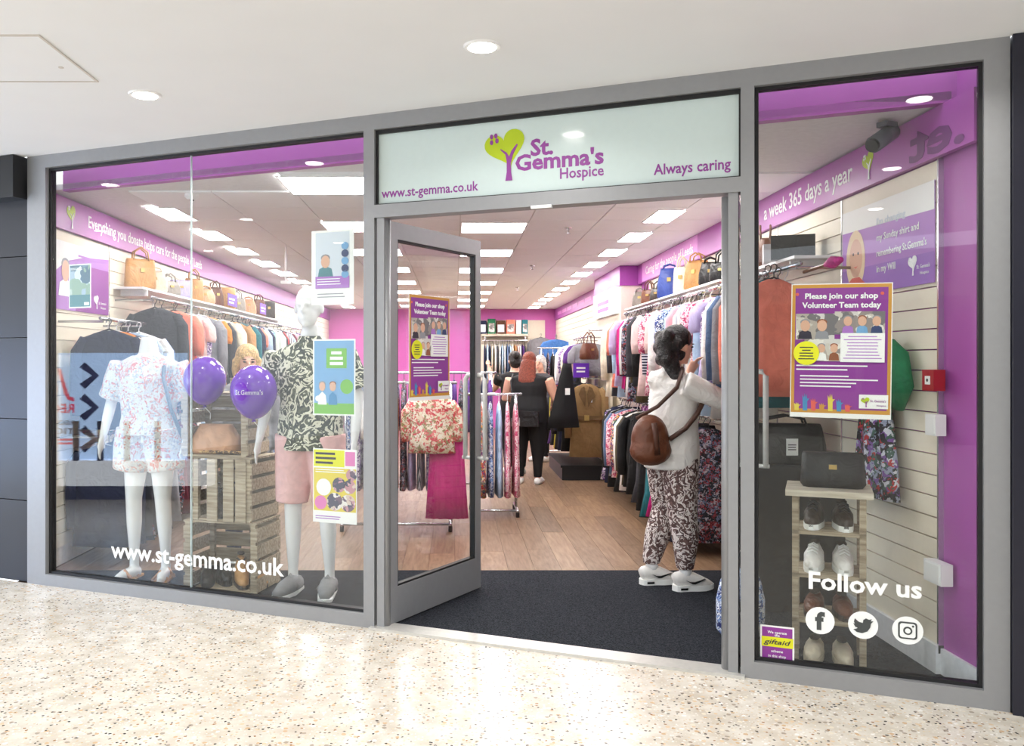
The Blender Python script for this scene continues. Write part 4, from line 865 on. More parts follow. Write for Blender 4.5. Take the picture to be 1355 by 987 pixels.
def shoe(M, label, m, sole_m, grp=None, L=.27, style='trainer', lace=VIN):
    """toe towards local -y"""
    t = thing('shoe', label, 'shoe', M, grp)
    def hw(u): return (.036 + .012 * math.sin(math.pi * min(1, u * 1.25))) * (1.0 if u < .8 else math.sqrt(max(.05, 1 - ((u - .8) / .2) ** 2 * .9)))
    st = [i / 10 for i in range(11)]; sh = .028 if style != 'flat' else .012
    out = [(-hw(u), L * (.5 - u)) for u in st] + [(hw(u), L * (.5 - u)) for u in reversed(st)]
    MB().slab(out, 0, sh).build('sole', sole_m, t)
    hgt = {'trainer': [.085, .095, .095, .085, .095, .090, .075, .055, .045, .038, .02], 'flat': [.05, .05, .045, .035, .025, .02, .02, .025, .03, .028, .015], 'boot': [.15, .17, .17, .17, .16, .11, .085, .06, .05, .04, .02], 'slipon': [.07, .085, .085, .08, .085, .082, .075, .062, .05, .04, .02], 'loafer': [.06, .07, .065, .05, .05, .055, .058, .052, .045, .036, .02], 'sandal': [.03] * 11}[style]
    if style != 'sandal':
        rings = []
        for u, h_ in zip(st, hgt):
            w_ = hw(u) * .97; top = w_ * (.55 if u < .55 else .7)
            rings.append([(-w_, L * (.5 - u), sh * .6), (-w_ * .98, L * (.5 - u), sh + h_ * .45), (-top * .9, L * (.5 - u), sh + h_ * .85), (0, L * (.5 - u), sh + h_ * (1 if u > .45 else .92)), (top * .9, L * (.5 - u), sh + h_ * .85), (w_ * .98, L * (.5 - u), sh + h_ * .45), (w_, L * (.5 - u), sh * .6)])
        MB().loft(rings).build('upper', m, t, None, True)
        hz = sh + hgt[2]
        MB().loft([[(.024 * math.cos(a), L * .30 + .055 * math.sin(a), hz + dz) for a in [2 * math.pi * i / 14 for i in range(14)]] for dz in (-.004, .002)]).build('opening', mat('shoe_lining', (70, 62, 56), .9), t)
        if style == 'trainer':
            for i in range(4):
                u = .50 + .07 * i; z_ = sh + [.097, .092, .082, .07][i]
                MB().tube([(-.024, L * (.5 - u), z_ - .010), (0, L * (.5 - u), z_ + .004), (.024, L * (.5 - u), z_ - .010)], .0035, 4).build('lace', lace, t)
        if style == 'slipon': MB().box((-.045, -L * .02 - .02, sh + .074), (.045, -L * .02 + .022, sh + .088)).build('strap', m, t)
        if style == 'boot': MB().tube([(-.03, L * .5 * .2, sh + .15), (0, L * .05, sh + .12), (.03, L * .5 * .2, sh + .15)], .008, 5).build('strap', sole_m, t)
    else:
        for u in (.35, .68): MB().loft([[(hw(u) * math.cos(a) * k_, L * (.5 - u) + dy, sh + .045 * math.sin(a) * k_) for a in [math.pi * i / 8 for i in range(9)] for k_ in (1,)] for dy in (-.02, .02)], False).build('strap', m, t)
    return t
def pair(x, y, z, rz, label, m, sole, grp, style='trainer', gap=.105, L=.27, lace=VIN, spread=6):
    for i, s in enumerate((-1, 1)):
        M = Matrix.Translation((x, y, z)) @ Matrix.Rotation(rz, 4, 'Z') @ Matrix.Translation((s * gap / 2, 0, 0)) @ Matrix.Rotation(R(s * spread), 4, 'Z')
        shoe(M, f'{label}, {"nearer the aisle" if s > 0 else "nearer the mannequin window"}', m, sole, grp, L, style, lace)
LEA = {k: mat('leather_' + k, c, .42, var=.12, scale=16) for k, c in dict(brown=(104, 58, 36), tan=(196, 146, 88), black=(22, 21, 22), blue=(52, 74, 150), cream=(226, 214, 190), grey=(136, 128, 120), lilac=(168, 160, 214), peach=(206, 156, 120), white=(236, 234, 230), dark=(58, 46, 40)).items()}
def wall_shelf(label, X0, X1, y0, y1, z):
    t = thing('display_shelf', label, 'shelf', T(0, 0, 0)); MB().box((min(X0, X1), y0, z - .018), (max(X0, X1), y1, z)).build('shelf_board', WHITE, t)
    for y in (y0 + .12, y1 - .12): MB().box((min(X0, X1) + .02, y - .008, z - .07), (max(X0, X1), y + .008, z - .018)).build('bracket', WHITE, t)
    return t
# shelves and display stock high on the tan-bag wall
wall_shelf('white shelf of small bags above the near end of the upper rail', XR - .001, XR - .25, 5.25, 6.6, 2.13)
q = onX(1012, 345, 2.13)
handbag(T(2.15, 6.02, 2.13, R(70)), 'brown slouchy handbag on the near white shelf', LEA['brown'], .30, .20, .14, 'bags on the wall shelves', .10)
t = thing('clutch_case', 'black rectangular clutch case on the near white shelf', 'bag', T(2.13, 5.48, 2.13, R(-20))); MB().box((-.13, -.05, 0), (.13, .05, .15)).build('body', LEA['black'], t); MB().box((-.13, -.054, .07), (.13, -.05, .15)).build('flap', LEA['black'], t)
t = thing('white_case', 'white and silver hard case behind the black clutch', 'bag', T(2.14, 5.74, 2.13, R(-15))); MB().box((-.10, -.05, 0), (.10, .05, .13)).build('body', mat('silver_case', (206, 206, 210), .35), t); MB().box((-.02, -.056, .08), (.02, -.05, .10)).build('clasp', CHROME, t)
wall_shelf('white shelf of bags above the woman in white', XR - .001, XR - .25, 6.75, 10.5, 2.13)
for i, (y, w, h, m, nm) in enumerate(((7.0, .26, .16, 'black', 'black'), (7.35, .24, .20, 'black', 'small black'), (7.75, .30, .26, 'tan', 'tall tan'), (8.25, .20, .26, 'cream', 'cream'), (8.75, .30, .30, 'blue', 'bright blue'), (9.2, .24, .14, 'dark', 'dark brown'), (9.65, .22, .16, 'brown', 'brown'), (10.15, .22, .18, 'grey', 'grey'))):
    handbag(T(2.16, y, 2.13, R((-38, -20, -50)[i % 3])), f'{nm} handbag on the shelf above the woman in white', LEA[m], w * .8, h, .12, 'bags on the wall shelves', (.10, .04, .07)[i % 3], (.95, .75, .85)[i % 3])
handbag(T(1.66, 10.75, 1.52, R(40)), 'brown handbag hanging beside the purple price signs', LEA['brown'], .28, .2, .12, 'hanging bags', .14)
t = thing('bag_hook_rail', 'chrome hook bar above the black plinth holding the brown handbag', 'hook', T(0, 0, 0)); MB().tube([(1.66, 10.75, 1.885), (1.66, 10.79, 1.885), (2.07, 10.79, 1.885)], .010, 6).build('bar', CHROME, t); MB().tube([(1.66, 10.75, 1.85), (1.66, 10.75, 1.885)], .006, 5).build('hook', CHROME, t)
# scarf end and rail by the volunteer poster
t = thing('umbrella', 'folded purple and pink umbrella hung along the rail end by the will board', 'umbrella', T(0, 0, 0))
u0, u1 = Vector((2.0, 4.98, 2.00)), Vector((2.02, 4.55, 2.02))
MB().tube([u0, u0.lerp(u1, .6)], .010, 6).build('shaft', mat('umbrella_shaft', (120, 84, 60), .4), t); MB().tube([u0.lerp(u1, .6), u0.lerp(u1, .8), u1], [.012, .034, .016], 10).build('canopy', mat('cloth_umbrella', (190, 40, 130), .6, var=.4, scale=30), t, None, True)
# shelves on the wall behind the mannequins
wall_shelf('white shelf of bags on the wall behind the mannequins', XL + .001, XL + .25, 7.3, 13.0, 2.12)
for i, (y, w, h, m, nm) in enumerate(((7.55, .30, .26, 'tan', 'tall tan'), (7.92, .26, .20, 'cream', 'cream'), (8.3, .26, .14, 'grey', 'pale grey'), (8.65, .24, .18, 'lilac', 'lilac'), (9.1, .22, .24, 'tan', 'light tan'), (9.5, .26, .17, 'peach', 'peach'), (9.9, .22, .22, 'brown', 'brown'), (10.4, .24, .26, 'tan', 'large tan'), (10.9, .24, .17, 'grey', 'grey'), (11.5, .24, .2, 'peach', 'small peach'), (12.1, .24, .24, 'brown', 'dark tan'), (12.7, .24, .26, 'dark', 'dark brown'))):
    handbag(T(XL + .14, y, 2.12, R((38, 20, 50, 30)[i % 4])), f'{nm} handbag on the shelf behind the mannequins, {ordw(i + 1)} from the window', LEA[m], w * .85, h, .12, 'bags on the mannequin-side shelf', (.10, .03, .07, .0)[i % 4], (.95, .7, .85, 1.0)[i % 4])
for i, (y, wd) in enumerate(((9.95, .7), (11.6, .6))):
    t = thing('rail_sign', f'small purple sign above the long rail, {("nearer" if i == 0 else "farther from")} the window', 'sign', T(XL + .27, y, 1.99 + .15, R(90))); rect(t, 'card', 0, -.0, wd * .6, .14, 0, mat('violet_card', (104, 44, 180), .45), .004); lines(t, .05, .07, .26, 2, -.0045, VIN, .02, .04)

# ------------------------------------------------------------------ crates
def crate(M, label, W=.50, Hh=.44, D=.34, front='open'):
    t = thing('wooden_crate', label, 'crate', M, 'stacked wooden crates'); th = .012
    for x in (-W / 2, W / 2 - .035):
        for y in (-D / 2, D / 2 - .03): MB().box((x, y, 0), (x + .035, y + .03, Hh)).build('corner_post', CRATE, t)
    n = 4; sh = (Hh - .03) / n
    for j in range(n):
        z = .012 + j * (sh + .004)
        for s in (-1, 1): MB().box((-W / 2 - th if s < 0 else W / 2, -D / 2, z), (-W / 2 if s < 0 else W / 2 + th, D / 2, z + sh - .02)).build('slat', CRATE, t)
        MB().box((-W / 2, D / 2, z), (W / 2, D / 2 + th, z + sh - .012)).build('slat', CRATE, t)
    for j in range(4):
        y = -D / 2 + j * D / 4; MB().box((-W / 2 + .036, y + .004, 0), (W / 2 - .036, y + D / 4 - .006, th)).build('base_slat', CRATE, t)
        MB().box((-W / 2 - th, y + .002, Hh), (W / 2 + th, y + D / 4 - .004, Hh + th)).build('top_slat', CRATE, t)
    if front == 'vertical':
        for x in (-.06, .06, .15): MB().box((x - .04, -D / 2 - th, 0), (x + .035, -D / 2 - .0005, Hh)).build('front_slat', CRATE, t)
    return t
cb = flo(298, 786); cr = R(-14)
crate(T(cb.x, cb.y + .19, 0.003, cr), 'weathered open wooden crate at the bottom of the stack holding tan boots', .50, .445)
crate(T(cb.x + .02, cb.y + .19, .461, cr - R(4)), 'weathered slatted wooden crate in the middle of the stack', .42, .40, .34, 'vertical')
crate(T(cb.x - .05, cb.y + .21, .874, cr + R(3)), 'weathered open wooden crate on top of the stack with a handbag', .44, .40)
handbag(T(cb.x - .10, cb.y + .16, .887, R(-8)), 'peach and leopard slouchy handbag inside the top crate', LEA['peach'], .32, .19, .16, None, 0, .7, None, False)
LEO = pattern('leopard', [(206, 166, 110), (80, 54, 36), (190, 150, 96), (60, 40, 28)], 'spots', 60)
t = thing('leopard_scarf', 'leopard print scarf draped at the front of the top crate', 'scarf', T(cb.x - .02, cb.y + .07, .888, cr)); MB().loft([[(x, .018 * math.sin(a) * 1.6 + .0, .014 + .012 * math.cos(a)) for a in [2 * math.pi * i / 8 for i in range(8)]] for x in (-.17, -.10, -.02, .06, .13)]).build('cloth', LEO, t, None, True)
pair(cb.x - .04, cb.y + .19, .474, R(30), 'dark ankle boot in the middle crate', LEA['dark'], LEA['black'], 'boots in the middle crate', 'boot')
pair(cb.x + .12, cb.y + .18, .016, R(25), 'tan ankle boot in the bottom crate', LEA['tan'], LEA['dark'], 'boots in the bottom crate', 'boot', .11)
pair(cb.x - .12, cb.y + .22, .016, R(20), 'black low shoe at the back of the bottom crate', LEA['black'], LEA['black'], 'shoes in the bottom crate', 'slipon')
# ------------------------------------------------------------------ balloons
BAL = mat('purple_balloon', (98, 30, 170), .12, var=.03, coat=.4)
def balloon(px, py, rpx, Y, label, words):
    c = atY(px, py, Y); r = rpx * Y / FPX; t = thing('balloon', label, 'balloon', T(c.x, c.y, c.z), 'purple balloons')
    rings = []
    for j in range(15):
        a = -math.pi / 2 + math.pi * j / 14; ca, sa = max(math.cos(a), .02), math.sin(a); f = 1 if sa > 0 else 1 - .12 * (-sa) ** 2
        rings.append([(r * ca * f * math.cos(2 * math.pi * i / 24), r * ca * f * math.sin(2 * math.pi * i / 24), r * 1.10 * sa * (1 if sa > 0 else 1.12)) for i in range(24)])
    MB().loft(rings).build('skin', BAL, t, None, True)
    MB().tube([(0, 0, -r * 1.23), (0, 0, -r * 1.31)], [.006, .016], 8).build('knot', BAL, t)
    MB().tube([(0, 0, -r * 1.31), (.03, .02, -r * 1.6), (.02, .05, -(c.z - 1.31) if c.z - 1.31 > r * 1.7 else -r * 1.9)], .002, 4).build('string', VIN, t)
    if words:
        o = text(t, "St.Gemma's", 0, -.02, 0, VIN, height=.03, width=r * 1.15, align='c', bold=.01)
        for v in o.data.vertices: v.co.y = -math.sqrt(max(0, (r * 1.004) ** 2 - v.co.x ** 2 - (v.co.z / 1.1) ** 2)) - .001
balloon(271, 502, 28, 5.52, 'purple balloon nearer the white-dressed mannequin', False)
balloon(336, 517, 31, 5.36, 'purple balloon printed with white lettering beside the tall mannequin', True)

# ------------------------------------------------------------------ shoe rack in the small window
rb = Vector((1.835, 4.28)); rm = MF.to_3x3()
t = thing('shoe_rack', 'rustic pale wooden four-tier shoe rack behind the small window', 'shoe rack', T(1.86, 4.33, .003, -PHI))
Wr, Dr, Hr = .33, .30, .86
for x in (-Wr / 2, Wr / 2 - .03):
    for y in (-Dr / 2, Dr / 2 - .03): MB().box((x, y, 0), (x + .03, y + .03, Hr - .03)).build('leg', CRATE, t)
for z in (.23, .45, .66):
    MB().box((-Wr / 2, -Dr / 2, z - .018), (Wr / 2, Dr / 2, z)).build('shelf_board', CRATE, t)
MB().box((-Wr / 2 - .03, -Dr / 2 - .03, Hr - .03), (Wr / 2 + .03, Dr / 2 + .02, Hr)).build('top_board', PALEW, t)
RM = T(1.86, 4.33, .003, -PHI)
def rk(x, y, z): return RM @ Vector((x, y, z))
def rpair(z, label, m, sole, style, lace=VIN, rz=0, L=.24):
    for s in (-1, 1):
        p_ = rk(s * .068, -.02, z); shoe(T(p_.x, p_.y, p_.z, -PHI + R(s * 5 + rz)), f'{label}, {"nearer the floral dress" if s > 0 else "nearer the door jamb"}', m, sole, 'shoes on the rack', L, style, lace)
rpair(.661, 'navy white-soled trainer on the upper rack shelf', LEA['dark'], VIN, 'trainer', CM['charcoal'])
rpair(.451, 'white lace-up trainer on the middle rack shelf', LEA['white'], VIN, 'trainer')
rpair(.231, 'brown leather shoe on the lower rack shelf', LEA['brown'], LEA['dark'], 'loafer')
rpair(.0, 'cream flat shoe on the floor under the shoe rack', LEA['cream'], LEA['cream'], 'loafer')
p_ = rk(.02, .02, Hr); handbag(T(p_.x, p_.y, p_.z, -PHI), 'black structured handbag with brass clasp on top of the shoe rack', LEA['black'], .30, .17, .16, None, 0, .95)
# black display block with big bag behind the rack
t = thing('display_block', 'black display block behind the shoe rack', 'display block', T(2.0, 5.32, 0.003)); MB().box((-.25, -.2, .03), (.30, .2, .84)).build('body', gm, t); MB().box((-.27, -.22, .84), (.32, .22, .87)).build('top', gm, t); MB().box((-.2, -.16, 0), (.26, .16, .03)).build('plinth', BLKP, t)
handbag(T(2.0, 5.27, .873, R(-10)), 'large black tote with a price tag on the black display block', LEA['black'], .46, .24, .2, None, .05, .9, None, False)
t = thing('price_card', 'white price card on the large black tote', 'price card', T(2.0, 5.155, .98)); rect(t, 'card', -.035, -.05, .035, .05, 0, VIN, .002); lines(t, -.025, .01, .05, 3, -.0025, PV['dark'], .006, .014)
# carrier bag behind the rack leg
t = thing('carrier_bag', 'clear bag of blue folded cloth on the carpet behind the door leaf', 'bag', T(1.545, 4.70, .003)); MB().loft(drings([(0, .10, .06), (.04, .13, .08), (.20, .13, .08), (.30, .11, .04), (.36, .08, .012)])).build('sack', PM['blue print'], t, None, True); MB().tube([(-.06, 0, .35), (-.04, 0, .46), (.03, 0, .46), (.05, 0, .35)], .006, 5).build('handle', VIN, t)

# ================================================================== FIGURES
def foot(mb, p, toe, w=.04, L=.22):
    d = Vector((toe[0], toe[1], 0)).normalized(); h = Vector(p)
    a = h - d * .05; b = h + d * (L - .05)
    k = w / .04; mb.limb([(a.x, a.y, .035, .034 * k, .034 * k), (h.x, h.y, .04, .04 * k, .04 * k), (*(h + d * .09).xy, .035, w, .034 * k), (b.x, b.y, .022, .025 * k, .02 * k)], 10)
def hand(mb, w, d, up, s=1, grip=.5, sc=1.0):
    """palm, four fingers of different length and a thumb leaving the side of the palm; d = pointing direction, up = back of hand"""
    w = Vector(w); d = Vector(d).normalized(); up = Vector(up); up = (up - d * up.dot(d)).normalized(); sd = d.cross(up).normalized() * s
    mb.limb([(*(w - d * .02), .024 * sc, .022 * sc), (*(w + d * .03 * sc), .034 * sc, .017 * sc), (*(w + d * .085 * sc), .038 * sc, .014 * sc)], 10) if abs(d.x) < .85 else mb.limb([(*(w - d * .02), .024 * sc, .022 * sc), (*(w + d * .03 * sc), .022 * sc, .030 * sc), (*(w + d * .085 * sc), .018 * sc, .034 * sc)], 10)
    k0 = w + d * .08 * sc
    for i, ln in enumerate((.066, .076, .070, .054)):
        b0 = k0 + sd * (.028 - .0187 * i) * sc; cur = b0; dirv = d.copy(); pts = [(*b0, .0088 * sc)]
        for j, fr in enumerate((.45, .32, .23)):
            dirv = (dirv - up * grip * (.35 + .35 * j)).normalized(); cur = cur + dirv * ln * fr * sc; pts.append((*cur, (.0085 - .0008 * j) * sc))
        mb.limb(pts, 8)
    tb = w + d * .025 * sc + sd * .026 * sc; t1 = tb + (d * .6 + sd * .8 - up * .2).normalized() * .035 * sc; t2 = t1 + (d * .9 + sd * .25 - up * .4 * grip).normalized() * .032 * sc
    mb.limb([(*tb, .012 * sc), (*t1, .010 * sc), (*t2, .008 * sc)], 8)
def head(mb, c, f, tilt=0.0, s=1.0):
    """c = centre, f = facing (x,y)"""
    c = Vector(c); f = Vector((f[0], f[1], 0)).normalized(); M = Matrix.Translation(c) @ Matrix.Rotation(math.atan2(f.y, f.x), 4, 'Z') @ Matrix.Rotation(tilt, 4, 'Y') @ Matrix.Scale(s, 4)
    mb.ell((-.012, 0, .02), (.096, .076, .098), 16, 10, M); mb.ell((.022, 0, -.045), (.066, .058, .072), 14, 8, M)
    mb.ell((.092, 0, -.018), (.020, .013, .022), 8, 6, M); mb.ell((.078, 0, -.062), (.014, .022, .008), 8, 6, M); mb.ell((.062, 0, -.098), (.022, .022, .016), 8, 6, M)
    mb.ell((.083, .0, .012), (.012, .04, .012), 8, 6, M)
    for q in (-1, 1): mb.ell((-.005, q * .078, -.012), (.018, .010, .030), 8, 6, M)
    return M
EYE = mat('eye_dark', (40, 28, 22), .3); LIPS = mat('lips', (176, 84, 84), .5)
def face(p, M):
    for q in (-1, 1):
        MB().ell((.084, q * .030, .004), (.008, .013, .006), 8, 6, M).build('eye', EYE, p, None, True); MB().ell((.086, q * .031, .024), (.006, .018, .004), 8, 5, M).build('eyebrow', mat('brow', (96, 70, 50), .8), p, None, True)
    MB().ell((.089, 0, -.062), (.006, .022, .006), 8, 5, M).build('mouth', LIPS, p, None, True)
def arm(mb, sh, el, wr, r=(.052, .042, .028)): mb.limb([(*sh, r[0]), (*(Vector(sh).lerp(Vector(el), .5)), (r[0] + r[1]) / 2), (*el, r[1]), (*(Vector(el).lerp(Vector(wr), .4)), r[1] * .95), (*wr, r[2])], 12)

# ---- woman in the white jacket (local +x is where she faces)
def woman_white():
    P = flo(893, 778); g = R(10); t = thing('person', 'person in white hooded jacket and patterned trousers reaching towards the clothes rail', 'person', TM_W := T(P.x, P.y + .02, .004, g))
    b = MB()
    lf, rf = (-.10, .10), (.05, -.09)
    for (fx, fy), k_ in ((lf, -.02), (rf, .03)):
        b.limb([(-.01, fy * .9, .90, .11, .10), (.0 + k_ * .5, fy, .70, .088, .085), (k_ * .6 + .01, fy, .50, .062, .06), (fx * .7, fy, .34, .060, .056), (fx - .01, fy, .12, .038, .036), (fx - .01, fy, .06, .038, .036)])
        foot(b, (fx - .01, fy, 0), (1, -.1), .030, .16)
    b.limb([(-.02, 0, .84, .15, .16), (-.02, 0, .95, .15, .17), (.0, 0, 1.08, .125, .15), (.0, 0, 1.22, .125, .165), (-.02, 0, 1.34, .10, .17), (-.015, 0, 1.41, .055, .07), (.0, 0, 1.50, .045, .048)])
    rs, re, rw = (-.01, -.18, 1.345), (.22, -.23, 1.24), (.42, -.18, 1.25)
    ls, le, lw = (.0, .17, 1.34), (.12, .26, 1.16), (.20, .20, 1.405)
    arm(b, rs, re, rw); arm(b, ls, le, lw)
    hand(b, rw, (.9, .25, .1), (0, -.2, 1), 1, .6); hand(b, lw, (.45, -.1, .85), (-.7, .5, .5), -1, .6)
    hM = head(b, (.035, .0, 1.585), (.96, .28), R(6))
    blob(b, 'body', SKIN, .0075, 3, t); face(t, hM)
    j = MB()
    j.limb([(-.02, 0, .79, .175, .195), (-.025, 0, .90, .185, .205), (-.01, 0, 1.05, .16, .185), (-.005, 0, 1.22, .155, .195), (-.02, 0, 1.35, .125, .19), (-.02, 0, 1.42, .07, .09)], 20)
    arm(j, rs, re, rw, (.085, .066, .046)); arm(j, ls, le, lw, (.08, .064, .046))
    j.ell((-.085, 0, 1.35), (.085, .13, .085), 12, 8); j.limb([(-.10, -.10, 1.40, .03, .03), (-.155, 0, 1.36, .035, .035), (-.10, .10, 1.40, .03, .03)], 10)
    j.limb([(-.01, 0, 1.38, .085, .10), (-.005, 0, 1.455, .07, .078)], 14)
    blob(j, 'jacket', mat('jacket_white', (234, 231, 227), .8, var=.04, scale=8), .011, 3, t)
    tr = MB()
    for (fx, fy), k_ in ((lf, -.02), (rf, .03)):
        tr.limb([(-.02, fy * .85, .90, .15, .12), (k_ * .5 - .01, fy, .70, .115, .105), (k_ * .6, fy, .50, .095, .09), (fx * .75, fy, .32, .085, .08), (fx - .015, fy, .17, .062, .06), (fx - .015, fy, .135, .055, .052)], 16)
    blob(tr, 'trousers', pattern('leaf_brown_white', [(92, 68, 66), (232, 224, 220), (112, 86, 82), (220, 208, 204), (84, 62, 62)], 'leaf', 60), .011, 2, t)
    hr = MB(); hm = hM
    hr.ell((-.03, 0, .045), (.110, .092, .098), 14, 9, hm); hr.ell((-.10, 0, .0), (.085, .080, .095), 12, 8, hm); hr.ell((-.115, -.02, -.08), (.070, .062, .075), 12, 8, hm)
    hr.limb([(-.06, -.05, 1.53, .05, .05), (-.05, -.085, 1.44, .055, .045), (-.035, -.125, 1.37, .042, .035), (-.03, -.14, 1.28, .02, .018)], 10)
    rh_ = random.Random(5)
    for _ in range(26):
        a_ = rh_.uniform(0, 6.28); hr.ell((-.09 + .09 * math.cos(a_) * rh_.random(), .07 * math.sin(a_), rh_.uniform(-.13, .10)), (.04, .04, .045), 8, 6, hm)
    blob(hr, 'hair', mat('hair_black', (20, 16, 16), .4, var=.3, scale=60), .010, 2, t)
    MB().limb([tuple(hm @ Vector((-.0, y_, z_))) + (.006,) for y_, z_ in ((-.094, .01), (-.085, .09), (0, .146), (.085, .09), (.094, .01))], 6).build('hair_band', mat('band_brown', (70, 40, 40), .4), t)
    for (fx, fy) in (lf, rf):
        def oh(u): return .047 * (1 - .32 * max(0, (u - .55) / .45)) * math.sqrt(max(.04, 1 - max(0, (.14 - u) / .14) ** 2)) * math.sqrt(max(.04, 1 - max(0, (u - .80) / .20) ** 2)) * (1 - .12 * math.exp(-((u - .38) / .12) ** 2))
        us = [i_ / 16 for i_ in range(17)]; X_ = lambda u: fx - .10 + .275 * u; C_ = lambda u: fy - .018 * u
        so = MB().loft([[(X_(u), C_(u) + oh(u) * k_, zz + (.010 * max(0, (u - .75) / .25) if zz < .02 else .006 * max(0, (u - .8) / .2))) for u, k_ in [(u, -1) for u in us] + [(u, 1) for u in reversed(us)]] for zz in (0, .036)])
        u = MB().limb([(fx - .092, fy, .062, .040, .026), (fx - .075, fy, .068, .052, .036), (fx - .03, fy, .074, .056, .043), (fx + .03, fy - .005, .066, .050, .046), (fx + .09, fy - .010, .046, .042, .045), (fx + .135, fy - .014, .038, .030, .038), (fx + .165, fy - .017, .034, .014, .018)], 16)
        shoe_o = u.build('trainer', mat('trainer_white', (228, 226, 222), .5), t, None, True); so.build('sole', VIN, shoe_o)
        sw = [(fx - .03, .075), (fx + .01, .050), (fx + .03, .050), (fx + .10, .078), (fx + .03, .062), (fx - .0, .062)]
        MB().prism(sw, fy - .062, fy - .042).build('side_flash', BLACK, shoe_o)
        MB().box((fx - .065, fy - .0505, .010), (fx - .015, fy - .042, .024)).build('sole_window', BLACK, shoe_o)
        MB().limb([(fx - .012, fy, .085, .040, .040), (fx - .012, fy, .145, .042, .042)], 10).build('sock', WHITE, t, None, True)
    # bag on her back
    M = TM_W
    bt = thing('shoulder_bag', 'brown leather rounded bag on the back of the person in white', 'bag', M.copy())
    k = MB(); k.ell((-.235, -.16, .985), (.125, .09, .165), 16, 10); k.ell((-.235, -.17, .92), (.14, .095, .10), 14, 8)
    bb = blob(k, 'body', LEA['brown'], .012, 3, bt); MB().limb([(-.25, -.265, 1.10, .02, .02), (-.24, -.272, 1.0, .018, .014), (-.23, -.268, .90, .018, .014)], 8).build('front_seam', mat('leather_seam', (78, 42, 26), .5), bb, None, True)
    MB().tube([(-.30, -.10, 1.12), (-.20, -.20, 1.20), (-.08, -.222, 1.32), (-.02, -.16, 1.415), (.02, -.08, 1.44)], .014, 6).build('strap', mat('strap_brown', (78, 50, 40), .5), bt, None, True)
    MB().tube([(-.12, -.20, .99), (-.02, -.215, 1.06), (.06, -.215, 1.15), (.13, -.19, 1.26)], .016, 6).build('strap', mat('strap_brown', (78, 50, 40), .5), bt, None, True)
woman_white()

LASTM = []
